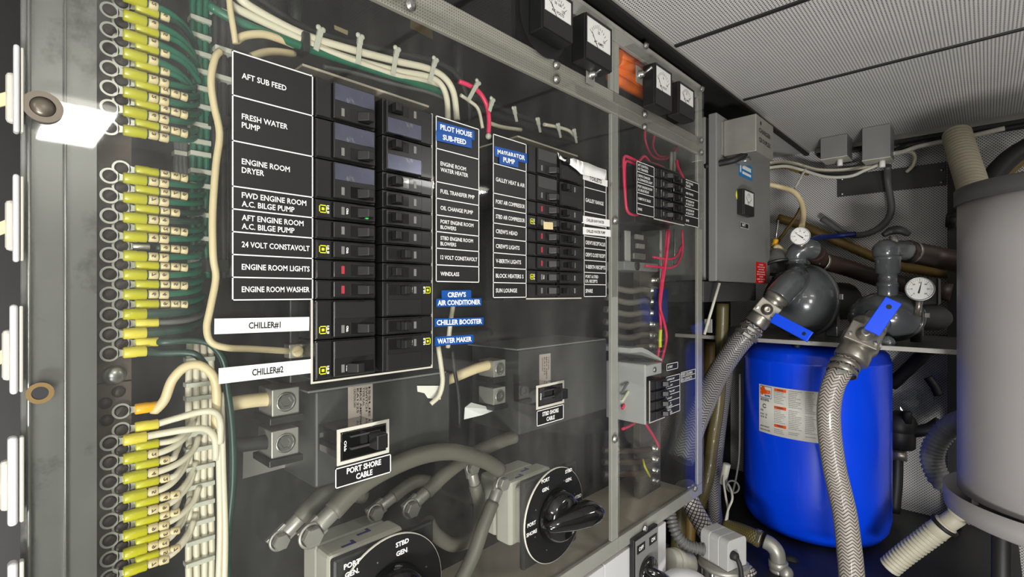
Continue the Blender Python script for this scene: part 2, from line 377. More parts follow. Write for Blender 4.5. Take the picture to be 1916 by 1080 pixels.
# ================================================================== the room
CZ = CAM.z
BACK = 2.34
struct('floor', MB().box(-0.3, 1.95, -1.35, 2.4, -0.05, 0.0), M['floor'])
struct('ceiling', MB().box(0.012, 1.95, -1.35, 2.36, CEIL, CEIL+0.03), M['ceil'])
struct('ceiling_side', MB().box(-0.3, 0.012, 1.72, 2.36, CEIL, CEIL+0.03), M['ceil'])
struct('ceiling_back', MB().box(-0.3, 0.012, -1.35, 1.72, CEIL+0.002, CEIL+0.03), M['darkwall'])
struct('wall_back', MB().box(-0.3, 1.95, BACK, BACK+0.04, 0.0, CEIL), M['wallperf'])
struct('wall_left', MB().box(-0.34, -0.3, -1.35, 2.4, 0.0, CEIL+0.03), M['darkwall'])
struct('wall_right', MB().box(1.9, 1.95, -1.35, 2.4, 0.0, CEIL), M['wallplain'])
struct('wall_front', MB().box(-0.3, 1.95, -1.4, -1.35, 0.0, CEIL), M['wallplain'])
struct('floor_platform', MB().box(-0.3, 0.62, 1.50, BACK, 0.0, 0.55), M['darkpipe'])
for i, y in enumerate((1.112, 1.562, 0.655, 0.20, -0.26, -0.72)):
    struct('trim_%d' % (i+1), MB().box(0.012, 1.9, y-0.006, y+0.006, CEIL-0.004, CEIL+0.001), M['darkpipe'], 0.001)
struct('trim_7', MB().box(0.0, 0.016, -1.35, BACK, CEIL-0.012, CEIL+0.001), M['rubber'])
struct('trim_8', MB().box(0.016, 0.020, -1.35, BACK, CEIL-0.005, CEIL+0.001), M['alu'])
struct('trim_9', MB().box(0.05, 1.9, 2.29, 2.30, CEIL-0.02, CEIL), M['steel'])
struct('trim_10', MB().box(0.05, 1.9, 2.302, BACK, CEIL-0.03, CEIL), M['darkpipe'])
a = Y(1774, 548, 2.30); b = Y(1800, 548, 2.30)
struct('trim_11', MB().box(a.x, b.x, 2.26, BACK, 0.0, CEIL-0.03), M['rubber'])
# lamps of the room, all behind or beside the photographer
for i, (loc, rot, sx, sy, wt, cl) in enumerate(LAMPS):
    t = thing('ceiling_lamp', ['square ceiling lamp beside the electrical panel', 'long ceiling lamp above the grey cylinder', 'wide ceiling lamp near the entrance'][i], 'lamp', (loc[0], loc[1], CEIL), None)
    m = MB().box(loc[0]-sx/2-0.02, loc[0]+sx/2+0.02, loc[1]-sy/2-0.02, loc[1]+sy/2+0.02, CEIL-0.03, CEIL-0.001); m.build('housing', M['whitepanel'], t, 0.004)
    MB().box(loc[0]-sx/2, loc[0]+sx/2, loc[1]-sy/2, loc[1]+sy/2, CEIL-0.042, CEIL-0.03).build('diffuser', M['lens'], t, 0.003)
# ================================================================== the electrical enclosure
PW = 0.0228                                     # one breaker space
ZT = CZ+0.243
yL = X(40, 548).y; yM0 = X(1146, 548).y; yM1 = X(1162, 548).y; yR = X(1317, 548).y; yS = X(182, 548, -0.01).y
zB = CZ-0.533; zR0 = CZ+0.366; zR1 = CZ+0.411; zTop = CZ+0.552
M['rail'] = perforated('rail_painted_reflection', (0.66, 0.64, 0.60), 0.0042, 0.2, axes=(1, 2), rough=0.35, metal=0.3, hole=(0.30, 0.29, 0.27))  # dots paint the mirrored ceiling holes into the rail colour
E = thing('electrical_enclosure', 'shallow metal framed electrical enclosure with dusty bottom board and dark backboard', 'electrical enclosure', (-0.1, (yL+yR)/2, zB))
MB().box(-0.225, -0.21, yL-0.05, yR, zB, zTop).build('backboard', M['backboard'], E)
MB().box(-0.21, -0.012, yS, yR-0.004, zB-0.008, zB).build('bottom_board', M['dusty'], E, label='dusty grey brown bottom board')
MB().box(-0.21, -0.012, yL, yR-0.004, zTop, zTop+0.008).build('top_board', M['backboard'], E)
MB().box(-0.012, -0.0045, yL, yR, CZ+0.515, zTop).build('top_rail', M['alu'], E, 0.001)
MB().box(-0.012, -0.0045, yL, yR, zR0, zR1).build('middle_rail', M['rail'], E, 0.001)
MB().box(-0.012, -0.0045, yS, yR, zB-0.003, zB+0.026).build('bottom_rail', M['alu'], E, 0.001)
MB().box(-0.012, -0.0045, yM0+0.004, yM1-0.004, zB+0.027, zR0-0.001).build('mullion', M['alu'], E, 0.001)
MB().box(-0.012, -0.0045, yM0, yM1, zR1+0.001, CZ+0.514).build('mullion', M['alu'], E, 0.001)
MB().box(-0.012, -0.0045, yR-0.028, yR, zB+0.027, zR0-0.001).build('end_stile', M['alu'], E, 0.001)
MB().box(-0.012, -0.0045, yR-0.028, yR, zR1+0.001, CZ+0.514).build('end_stile', M['alu'], E, 0.001)
m = MB().box(-0.02, -0.0125, yL, yS, zB, CZ+0.514); m.build('side_strip', mat('side_strip_metal', (0.40, 0.40, 0.385), 0.30, 0.55, 0.25, 8, wear=((0.22, 0.215, 0.20), 0.52, 9)), E, label='stained metal strip along the left edge')
y0 = X(120, 548, -0.005).y; y1 = X(126, 548, -0.005).y
for ya, yb in ((y0, y1), (X(50, 548).y, X(60, 548).y)):
    MB().tube([(-0.004-0.004, (ya+yb)/2, zB), (-0.008, (ya+yb)/2, CZ+0.514)], (yb-ya)/2, 12).build('edge_bead', M['acr2'] if False else M['steel'], E)
MB().box(-0.205, -0.012, yR-0.004, yR, zB, zTop).build('end_pane', M['acr2'], E, label='clear end pane')
# clear acrylic covers with the cutouts that the breakers pass through
yA, yB_, yC, yD = X(588, 548).y, X(713, 548).y, 0.614, 0.690
LB = 0.0752
hole1 = (yA-0.002, yB_+LB+0.002, ZT-15*PW-0.001, ZT+0.001)
hole2 = (yC-0.001, yD+LB+0.001, ZT-11*PW-0.001, ZT+0.001)
yE, yF = 1.047, 1.126; ZS = CZ+0.284
hole3 = (yE-0.001, yF+LB+0.001, ZS-5*PW-0.001, ZS+0.001)
yG = X(1216, 548).y; yG1 = X(1243, 548).y; ZG = CZ-0.198
hole4 = (yG-0.001, yG1+0.001, ZG-4*PW-0.001, ZG+0.001)
s1 = X(626, 800), X(723, 870); s2 = X(1004, 722), X(1050, 770)
hole5 = (X(636, 800).y, X(722, 800).y, X(722, 842).z, X(636, 800).z-0.006)
hole6 = (X(1006, 730).y, X(1052, 730).y, X(1006, 764).z+0.002, X(1006, 726).z)
C1 = thing('clear_cover', 'large clear acrylic cover over the main breaker columns and big rotary switches', 'acrylic cover', (0, (yL+yM0)/2, zB))
MB().sheet(-0.0045, 0.0, (yL, yM1-0.006), (zB, zR0+0.022), [hole1, hole2, hole5, hole6]).build('pane', M['acr'], C1)
C2 = thing('clear_cover', 'narrow clear acrylic cover over the small breaker panel with pink wires', 'acrylic cover', (0, (yM1+yR)/2, zB))
MB().sheet(-0.0045, 0.0, (yM1-0.005, yR), (zB, zR0+0.022), [hole3, hole4]).build('pane', M['acr2'], C2)
C3 = thing('clear_cover', 'upper clear acrylic cover carrying the two larger panel meters', 'acrylic cover', (0, (yL+yM0)/2, zR1))
MB().sheet(-0.0045, 0.0, (yL, yM0+0.008), (zR0+0.0235, CZ+0.54), []).build('pane', M['acr2'], C3)
C4 = thing('clear_cover', 'upper clear acrylic cover with orange behind it and two small meters', 'acrylic cover', (0, (yM1+yR)/2, zR1))
MB().sheet(-0.0045, 0.0, (yM0+0.009, yR), (zR0+0.0235, CZ+0.54), []).build('pane', M['acr2'], C4)
def screw(px, py, cover, r=0.0065, x=0.0):
    c = X(px, py, x+0.002); m = MB().lathe((x, c.y, c.z), (1, 0, 0), [(0, 0), (r*1.25, 0), (r*1.25, 0.0015), (r, 0.0018), (r*0.9, 0.004), (r*0.5, 0.0052), (0, 0.0055)], 18)
    m.obox((x+0.0053, c.y, c.z), (0.0006, 0, 0), (0, r*0.5, r*0.5), (0, -r*0.1, r*0.1)); m.build('screw', M['steel'], cover)
for p in ((1043, 148), (1153, 413), (1152, 822), (770, 8)): screw(*p, C1)
for p in ((1208, 238), (1208, 990), (1302, 915), (1314, 285)): screw(*p, C2)
for p in ((1043, 121), (748, -14)): screw(*p, C3)
for p in ((1210, 85), (1208, 214), (1315, 166), (1314, 262)): screw(*p, C4)
# left edge of the big cover: one mounting screw with a washer, one stained empty hole
c = X(80, 201, 0.001); t = C1
m = MB().washer((0, c.y, c.z), (1, 0, 0), 0.0125, 0.008, 0.003).lathe((0, c.y, c.z), (1, 0, 0), [(0.0078, 0), (0.0075, 0.003), (0.004, 0.0042), (0, 0.0044)], 24)
m.build('mounting_screw', mat('bronze_screw', (0.38, 0.35, 0.31), 0.35, 0.6), t, label='large bronze cross head mounting screw')
c = X(75, 736, 0.001)
MB().washer((0, c.y, c.z), (1, 0, 0), 0.0085, 0.0052, 0.0010).build('hole_rim', M['ochre'], t, label='stained rim of an empty screw hole')
MB().lathe((0, c.y, c.z), (1, 0, 0), [(0, 0.0003), (0.0052, 0.0003)], 20).build('screw_hole', M['rubber'], t)
# cutout edging: pale strips paint the lit cut edges of the acrylic
def edging(h, cover, sides='LBR'):
    m = MB(); q = 0.0022
    if 'L' in sides: m.box(0, 0.001, h[0]-q, h[0], h[2]-q, h[3])
    if 'R' in sides: m.box(0, 0.001, h[1], h[1]+q, h[2]-q, h[3])
    if 'B' in sides: m.box(0, 0.001, h[0], h[1], h[2]-q, h[2])
    if 'T' in sides: m.box(0, 0.001, h[0]-q, h[1]+q, h[3], h[3]+q)
    m.build('lit_edge_strip', M['offwhite'], cover)
edging(hole1, C1); edging(hole2, C1, 'B'); edging(hole3, C2, 'B'); edging(hole4, C2, 'LB')
# ================================================================== breakers
PB = []
def panelboard(label, y0, y1, z0, z1):
    t = thing('panelboard', label, 'panelboard', (-0.1, (y0+y1)/2, z0))
    MB().box(-0.12, -0.042, y0-0.01, y1+0.01, z0-0.006, z1+0.012).build('case', M['blackflat'], t, 0.002)
    MB().box(-0.12, -0.012, y0-0.008, y1+0.008, z1+0.0125, z1+0.0155).build('top_ledge', M['dusty'] if z1-z0 > 0.2 else M['encl'], t, 0.0005)
    return t
panelboard('black panelboard case behind the tallest breaker columns', yA, yB_+LB, hole1[2], hole1[3])
panelboard('black panelboard case behind the breaker columns in the middle of the cover', yC, yD+LB, hole2[2], hole2[3])
panelboard('small black panelboard case behind the pink wired breakers', yE, yF+LB, hole3[2], hole3[3])
def breaker(y, z, poles, label, group, flip=False, plate=None, mark=False, win='greywin', L=LB, on=True, txt='OFF', p=PW, low=True):
    """y, z: lower left corner of its space; flip turns it round for the right hand column"""
    t = thing('circuit_breaker', label, 'circuit breaker', (0, 0, 0), group); H = poles*p
    m = MB().box(-0.041, 0.003, 0, L, 0.0005, H-0.0005).box(0.003, 0.0055, 0.0, 0.235*L, 0.0018, H-0.0018); m.build('body', M['black'], t, 0.0007)
    if poles == 1:
        MB().box(0.003, 0.0085, 0.25*L, 0.965*L, 0.0026, H-0.0018).build('face', M['black'], t, 0.001)
    else:
        MB().box(0.003, 0.0085, 0.25*L, 0.965*L, 0.0026, H-0.0018).build('face', M['black'], t, 0.001)
        MB().box(0.0085, 0.0092, 0.27*L, 0.94*L, p+0.001, H-0.003).build('cover_plate', M[plate or 'blackflat'], t, 0.0003)
    zc = p*0.5
    MB().box(0.0085, 0.0088, 0.53*L, 0.93*L, 0.0048, p-0.0048).build('slot', M['blackgloss'], t)
    ty = 0.78*L if on else 0.60*L
    m = MB().hexa([(0.0088, ty-0.14*L, zc-0.0055), (0.0088, ty+0.1*L, zc-0.0055), (0.0088, ty+0.1*L, zc+0.0055), (0.0088, ty-0.14*L, zc+0.0055)][0:1]+[(0.0088, ty+0.09*L, zc-0.0055), (0.0088, ty+0.09*L, zc+0.0055), (0.0088, ty-0.14*L, zc+0.0055)]+
                  [(0.019, ty-0.02*L, zc-0.005), (0.019, ty+0.09*L, zc-0.005), (0.019, ty+0.09*L, zc+0.005), (0.019, ty-0.02*L, zc+0.005)])
    m.build('toggle', M['blackflat'], t, 0.0008)
    if mark:
        m = MB(); q = 0.0045; cy = 0.10*L
        for (a, b, c, d) in ((-q, q, q-0.0011, q), (-q, q, -q, -q+0.0011), (-q, -q+0.0011, -q, q), (q-0.0011, q, -q, q), (-0.0016, 0.0016, -0.0016, 0.0016)): m.box(0.0055, 0.0058, cy+a, cy+b, zc+c, zc+d)
        m.build('square_mark', M['yelmark'], t, label='yellow square within a square mark')
        MB().text('10 II', lambda a, b: V3((0.0058, 0.195*L-b*0.7, zc+0.0045-a)), 0.0042, width=0.009, bold=0.04).build('lettering', M['white'], t)
        MB().text(txt, lambda a, b: V3((0.0087, 0.49*L-b*0.7, zc+0.0035-a)), 0.0036, width=0.007, bold=0.03).build('lettering', M['white'], t)
    if win:
        MB().box(0.0085, 0.0089, 0.375*L, 0.425*L, zc-0.0045, zc+0.0045).build('window', M[win], t)
    t.location = (0, y, z)
    if flip: t.rotation_euler = (math.pi, 0, 0); t.location = (0, y+L, z+H)
    return t
capA = [('AFT SUB FEED', 2, 'greyplate'), ('FRESH WATER PUMP', 2, 'greyplate'), ('ENGINE ROOM DRYER', 2, 'greyplate'), ('FWD ENGINE ROOM bilge pump', 1, None), ('AFT ENGINE ROOM bilge pump', 1, None), ('TWENTY FOUR VOLT', 1, None),
        ('ENGINE ROOM LIGHTS', 1, None), ('ENGINE ROOM WASHER', 1, None), ('upper CHILLER tape', 2, None), ('lower CHILLER tape', 2, None)]
z = ZT
for i, (c, n, pl) in enumerate(capA):
    z -= n*PW
    o = breaker(yA, z, n, '%s black circuit breaker beside the %s' % ('wide' if n == 2 else 'narrow', c if 'tape' in c else c+' caption'), 'breakers in the column beside the tallest legend', plate=pl, mark=i in (3, 5, 8, 9), win='redwin' if i in (6, 7) else 'greywin', on=i != 9)
    if i == 3:
        MB().sphere((0.0105, yA+0.83*LB, z+0.006), 0.0028, 12, 8).build('indicator', M['greenled'], o, label='small green indicator') if False else None
        m = MB().sphere((0, 0, 0), 0.0028, 12, 8); q = m.build('indicator', M['greenled'], None); q.parent = o; q.location = (0.010, 0.80*LB, 0.0045); q['label'] = 'small bright green indicator'
capB = [('PILOT HOUSE SUB-FEED', 2, 'greyplate'), ('ENGINE ROOM WATER HEATER', 2, 'greyplate'), ('FUEL TRANSFER PMP', 1, None), ('OIL CHANGE PUMP', 1, None), ('PORT ENGINE ROOM BLOWERS', 1, None), ('STBD ENGINE ROOM BLOWERS', 1, None),
        ('TWELVE VOLT', 1, None), ('WINDLASS', 1, None), ("blue CREW'S AIR CONDITIONER", 2, None), ('blue CHILLER BOOSTER', 1, None), ('blue WATER MAKER', 2, None)]
z = ZT
for i, (c, n, pl) in enumerate(capB):
    z -= n*PW
    breaker(yB_, z, n, '%s black circuit breaker beside the %s caption' % ('wide' if n == 2 else 'narrow', c), 'breakers in the column beside the pilot house legend', flip=True, plate=pl, mark=i in (8, 10), on=i not in (6, 8, 9, 10))
capC = [('MASSARATOR PUMP', 2), ('GALLEY HEAT & AIR', 2), ('PORT AIR COMPRESSOR', 1), ('STBD AIR COMPRESSOR', 1), ("CREW'S HEAD", 1), ("CREW'S LIGHTS", 1), ('V-BERTH LIGHTS', 1), ('BLOCK HEATERS', 1), ('SUN LOUNGE', 1)]
z = ZT
for i, (c, n) in enumerate(capC):
    z -= n*PW
    breaker(yC, z, n, '%s black circuit breaker beside the %s caption' % ('wide' if n == 2 else 'narrow', c), 'breakers in the column beside the galley heat legend', mark=i in (3, 7), win='redwin' if i in (2, 4, 5, 6) else 'greywin', L=0.0725, plate='encl' if n == 2 else None)
capD = [('torn white tape at the top', 2), ('GALLEY RANGE caption', 2), ('CHILLER RAW WATER caption', 1), ('CHILLED WATER PUMP caption', 1), ("CREW'S RECEPTACLES caption", 1), ("CREW'S CLOSET caption", 1), ('V-BERTH RECEPTS caption', 1), ('PORT & STBD caption', 1), ('SPARE caption', 1)]
z = ZT
for i, (c, n) in enumerate(capD):
    z -= n*PW
    breaker(yD, z, n, '%s black circuit breaker beside the %s' % ('wide' if n == 2 else 'narrow', c), 'breakers in the column beside the galley range legend', flip=True, on=i not in (4, 5, 6))
for k in range(5):
    breaker(yE, ZS-(k+1)*PW, 1, 'black breaker %s in the nearer column of the small pink wired panel' % ['topmost', 'second from top', 'third from top', 'fourth from top', 'lowest'][k], 'breakers of the small pink wired panel', win='greywin')
    breaker(yF, ZS-(k+1)*PW, 1, 'black breaker %s in the farther column of the small pink wired panel' % ['topmost', 'second from top', 'third from top', 'fourth from top', 'lowest'][k], 'breakers of the small pink wired panel', flip=True, on=k not in (3,))
for k in range(4):
    breaker(yG, ZG-(k+1)*PW, 1, 'small black breaker %s in the grey hooded block of four' % ['topmost', 'second from top', 'third from top', 'lowest'][k], 'breakers of the grey hooded block', win=None, L=yG1-yG)
# ================================================================== engraved legends
def legend(label, y0, y1, ztop, cells, pad=0.009, h=0.0072, wm=None, x=0.0, name='legend_plate', pw=PW, m_='plateblack', hs=None):
    H = sum(c[1] for c in cells)*pw
    t = thing(name, label, 'legend plate', (x, (y0+y1)/2, ztop-H))
    MB().box(x+0.0001, x+0.0016, y0, y1, ztop-H, ztop).build('plate', M[m_], t, 0.0003)
    b = MB(); q = 0.0006; xa, xb = x+0.0016, x+0.0019
    b.box(xa, xb, y0, y0+2*q, ztop-H, ztop); b.box(xa, xb, y1-2*q, y1, ztop-H, ztop)
    z = ztop; b.box(xa, xb, y0, y1, z-2*q, z)
    for c in cells:
        zt = z; z -= c[1]*pw; b.box(xa, xb, y0, y1, z, z+2*q)
        if not c[0]: continue
        m = MB(); ls = c[0].split('\n'); hh = c[2] if len(c) > 2 else h; zc = (zt+z)/2
        for i, s in enumerate(ls):
            zz = zc+(len(ls)-1)*hh*0.78-i*hh*1.56-hh/2
            m.text(s, onx(x+0.0019, y0+pad, zz), hh, wmax=(y1-y0)-pad-0.004, bold=0.014, cond=0.88)
        m.build('lettering', M['white'], t)
    b.build('engraved_lines', M['white'], t)
    return t
yl0, yl1 = X(433, 548).y, X(586, 548).y-0.001
legend('tallest black legend plate, AFT SUB FEED down to ENGINE ROOM WASHER', yl0, yl1, ZT,
       [('AFT SUB FEED', 2), ('FRESH WATER\nPUMP', 2), ('ENGINE ROOM\nDRYER', 2), ('FWD ENGINE ROOM\nA.C. BILGE PUMP', 1, 0.0056), ('AFT ENGINE ROOM\nA.C. BILGE PUMP', 1, 0.0056), ('24 VOLT CONSTAVOLT', 1), ('ENGINE ROOM LIGHTS', 1), ('ENGINE ROOM WASHER', 1)], h=0.0056)
yp0, yp1 = X(814, 548).y, X(895, 548).y
legend('black legend plate with blue PILOT HOUSE tape, down to WINDLASS', yp0, yp1, ZT,
       [('', 2), ('ENGINE ROOM\nWATER HEATER', 2), ('FUEL TRANSFER PMP', 1), ('OIL CHANGE PUMP', 1), ('PORT ENGINE ROOM\nBLOWERS', 1, 0.005), ('STBD ENGINE ROOM\nBLOWERS', 1, 0.005), ('12 VOLT CONSTAVOLT', 1), ('WINDLASS', 1)], h=0.0054, pad=0.008)
yq0, yq1 = X(921, 548).y, yC-0.002
legend('black legend plate reading GALLEY HEAT & AIR down to SUN LOUNGE', yq0, yq1, ZT,
       [('', 2), ('GALLEY HEAT & AIR', 2), ('PORT AIR COMPRESSOR', 1), ('STBD AIR COMPRESSOR', 1), ("CREW'S HEAD", 1), ("CREW'S LIGHTS", 1), ('V-BERTH LIGHTS', 1), ('BLOCK HEATERS S', 1), ('SUN LOUNGE', 1)], h=0.006, pad=0.006)
yr0, yr1 = X(1090, 548).y+0.002, X(1133, 548).y
legend('black legend plate reading GALLEY RANGE down to SPARE', yr0, yr1, ZT,
       [('', 2), ('GALLEY RANGE', 2), ('', 1), ('', 1), ("CREW'S RECEPTACLES", 1), ("CREW'S CLOSET RECEPT", 1), ('V-BERTH RECEPTS', 1), ('PORT & STBD\nE.R. RECEPTS', 1, 0.0055), ('SPARE', 1)], h=0.0068, pad=0.005)
legend('small black five cell legend on the near side of the pink wired breakers', X(1190, 548).y, yE-0.002, ZS,
       [('AFT CONTROL\nA/C TRANSFER', 1), ('CREWS CHARGER\n& CONVERTER LIGHT', 1), ('PORT ENGINE ROOM\nAC BILGE RELAY', 1), ('V-BERTH DC BILGE', 1), ('SPARE', 1)], h=0.0052, pad=0.005)
legend('small black five cell legend on the far side of the pink wired breakers', yF+LB+0.003, X(1306, 548).y, ZS,
       [('PORT ENGINE\nSTARTER', 1), ('NEW STARTER', 1), ('AFT ENGINE RM\nDC BILGE PUMP', 1), ('AFT ENGINE RM\nAC BILGE PUMP', 1), ('SPARE', 1)], h=0.0052, pad=0.005)
legend('black six row legend beside the grey hooded block of four breakers', X(1245, 548).y, X(1271, 548).y, ZG,
       [('CONTROL UNIT', 1), ('HORN UNIT', 1), ('CONTROL UNIT', 1), ('FISH LIGHT', 1), ('PORT DC\nE.R. LIGHTS', 1.1), ('STBD DC\nE.R. LIGHTS', 1.1)], h=0.0042, pad=0.004, pw=0.01472)
legend('tiny black plate reading A WAY above the six row legend', X(1246, 548).y, X(1267, 548).y, CZ-0.168, [('A WAY', 1)], h=0.006, pw=0.016, pad=0.006)
legend('two line black strip reading PORT COLUMNS E.R. above the six row legend', X(1273, 548).y, X(1300, 548).y, X(1273, 697).z, [('PORT COLUMNS', 1), ('E.R. CONTACTS', 1)], h=0.0065, pw=0.0125, pad=0.003)
# stuck on tapes
def tape(name, label, text, P, h, m_, tm, th=None, x=0.0, cat='tape label', bold=0.03, frac=0.86, sp=None, align='C'):
    """P: centre-left and centre-right pixels of the tape on the cover"""
    a, b = X(*P[0], x), X(*P[1], x); d = (b-a); Ln = d.length; d = d/Ln; u = V3((0, -d.z, d.y))
    t = thing(name, label, cat, tuple((a+b)/2))
    MB().obox((a+b)/2+V3((0.0004, 0, 0)), V3((0.0004, 0, 0)), d*Ln/2, u*h/2).build('strip', M[m_], t)
    if text:
        th = th or h*0.42
        c = (a+b)/2
        MB().text(text, lambda p, q: c+V3((0.0009, 0, 0))+d*p+u*(q-th/2), th, width=Ln*frac, align='C', bold=bold).build('lettering', M[tm], t)
    return t
tape('white_tape', 'white printed tape reading CHILLER, upper of the two CHILLER tapes', 'CHILLER#1', ((401, 611), (578, 606)), 0.0152, 'whitetape', 'inkblack', 0.0062, frac=0.34, bold=0.03)
tape('white_tape', 'white printed tape reading CHILLER, lower of the two CHILLER tapes', 'CHILLER#2', ((409, 704), (582, 685)), 0.0155, 'whitetape', 'inkblack', 0.0065, frac=0.34, bold=0.03)
for nm, tx, P, h, f in (('PILOT HOUSE', 'PILOT HOUSE', ((818, 236), (887, 254)), 0.0135, 0.86), ('SUB-FEED', 'SUB-FEED', ((816, 254), (882, 269)), 0.0135, 0.66)):
    tape('blue_tape', 'blue embossed tape reading %s' % nm, tx, P, h, 'bluetape', 'white', 0.0068, x=0.0018 if nm == 'PILOT HOUSE' else 0.0028, frac=f)
for nm, P, h, f, x in (("CREW'S", ((826, 552), (881, 551)), 0.0125, 0.62, 0.0018), ('AIR CONDITIONER', ((816, 567), (900, 565)), 0.0112, 0.95, 0.0028), ('CHILLER BOOSTER', ((813, 604), (904, 601)), 0.0112, 0.93, 0), ('WATER MAKER', ((814, 639), (885, 634)), 0.0125, 0.9, 0)):
    tape('blue_tape', 'blue embossed tape reading %s' % nm, nm, P, h, 'bluetape', 'white', 0.0066, x=x, frac=f)
tape('blue_tape', 'blue embossed tape reading MASSARATOR', 'MASSARATOR', ((925, 283), (986, 297)), 0.0155, 'bluetape', 'white', 0.0072, x=0.0018, frac=0.84)
tape('blue_tape', 'blue embossed tape reading PUMP below MASSARATOR', 'PUMP', ((934, 297), (969, 305)), 0.0155, 'bluetape', 'white', 0.0072, x=0.0028, frac=0.62)
tape('white_tape', 'white printed tape reading CHILLER RAW WATER', 'CHILLER RAW WATER', ((1085, 410), (1140, 418)), 0.0138, 'whitetape', 'inkblack', 0.0052, x=0.0019, frac=0.6)
tape('white_tape', 'white printed tape reading CHILLED WATER PUMP', 'CHILLED WATER PUMP', ((1085, 431), (1142, 437)), 0.0138, 'whitetape', 'inkblack', 0.0052, x=0.0029, frac=0.62)
tape('white_tape', 'white tape reading TOILETS along the top of the GALLEY RANGE legend', 'TOILETS', ((1090, 329), (1136, 344)), 0.0125, 'whitetape', 'inkblack', 0.0072, x=0.0039, frac=0.5)
# torn crumpled tape: a curled strip
t = thing('torn_tape', 'torn crumpled white tape curling up above the GALLEY RANGE legend', 'tape', tuple(X(1088, 315)))
pts = [(1043, 285), (1056, 299), (1073, 296), (1088, 302), (1100, 305), (1134, 320)]; pb = [(1046, 297), (1060, 304), (1079, 318), (1087, 326), (1100, 329), (1132, 337)]
n = 24; m = MB(); rows = []
for i in range(n+1):
    f = i/n*(len(pts)-1); k = min(int(f), len(pts)-2); g = f-k
    lift = 0.004+0.006*abs(math.sin(i*0.9))*(1 if i < 16 else 0.2)
    a = X(pts[k][0]*(1-g)+pts[k+1][0]*g, pts[k][1]*(1-g)+pts[k+1][1]*g, 0.006+lift); b = X(pb[k][0]*(1-g)+pb[k+1][0]*g, pb[k][1]*(1-g)+pb[k+1][1]*g, 0.011+lift*0.3)
    rows.append(m.add([a, b, a+V3((0.0004, 0, 0)), b+V3((0.0004, 0, 0))]))
for p, q in zip(rows, rows[1:]):
    m.face((p, q, q+1, p+1), True); m.face((p+3, q+3, q+2, p+2), True); m.face((p, p+2, q+2, q), True); m.face((p+1, q+1, q+3, p+3), True)
m.build('strip', M['whitetape'], t)
t2 = tape('paper_scrap', 'small scrap of pale tape over the STBD AIR COMPRESSOR breaker toggle', '', ((1017, 422), (1034, 423)), 0.012, 'tag', 'inkblack', x=0.021, cat='tape scrap')
# ================================================================== terminal strips with their wires (left)
XB = -0.055
def bar_span(pa, pb, x): return X(pa, 548, x).y, X(pb, 548, x).y
by0, by1 = bar_span(182, 247, XB)
zbar = X(182, 718, XB).z
rings_out = [-17, 19, 56, 91, 128, 165, 201, 238] + [329, 366, 404, 440, 477, 513, 551, 589, 626, 662] + [829, 865, 902, 939, 975, 1011, 1046, 1080]
rings_in = [5, 43, 77, 113, 151, 187, 225] + [315, 351, 387.5, 424, 460, 495.5, 532, 570, 606, 643] + [769.5, 804.5, 842, 878, 914, 950, 986, 1022, 1058]
U = thing('bus_bar', 'upper tarnished brown bus bar under the green wires', 'bus bar', (XB-0.003, (by0+by1)/2, zbar+0.0005))
MB().box(XB-0.006, XB, by0, by1, zbar+0.0005, X(182, -60, XB).z).build('bar', M['copper'], U, 0.0008)
Lb = thing('bus_bar', 'lower tarnished brown bus bar under the white wires', 'bus bar', (XB-0.003, (by0+by1)/2, CZ-0.36))
MB().box(XB-0.006, XB, by0, by1, CZ-0.36, zbar-0.0005).build('bar', M['copper'], Lb, 0.0008)
for bar, lo, hi in ((U, -100, 718), (Lb, 718, 1200)):
    for px, ys in ((205, rings_out), (227, rings_in)):
        for y in ys:
            if lo < y < hi:
                c = X(px, y, XB); m = MB().lathe((XB, c.y, c.z), (1, 0, 0), [(0.0052, 0), (0.0052, 0.003), (0.0045, 0.0035), (0, 0.0036)], 16)
                m.obox((XB+0.0037, c.y, c.z), (0.0002, 0, 0), (0, 0.003, 0.003), (0, -0.0005, 0.0005)); m.build('terminal_screw', M['screwdark'], bar)
    for px, y in ((222, 733), (197, 755), (200, 787)):
        if lo < y < hi:
            c = X(px, y, XB); MB().lathe((XB, c.y, c.z), (1, 0, 0), [(0.0056, 0), (0.005, 0.0018), (0, 0.002)], 16).build('terminal_screw', M['screwdark'], bar)
c = X(213, 702, XB); MB().lathe((XB, c.y, c.z), (1, 0, 0), [(0.0095, 0), (0.0095, 0.002), (0.0085, 0.005), (0.005, 0.0072), (0, 0.008)], 20).build('mounting_bolt', M['steel'], U, label='large domed steel mounting bolt')
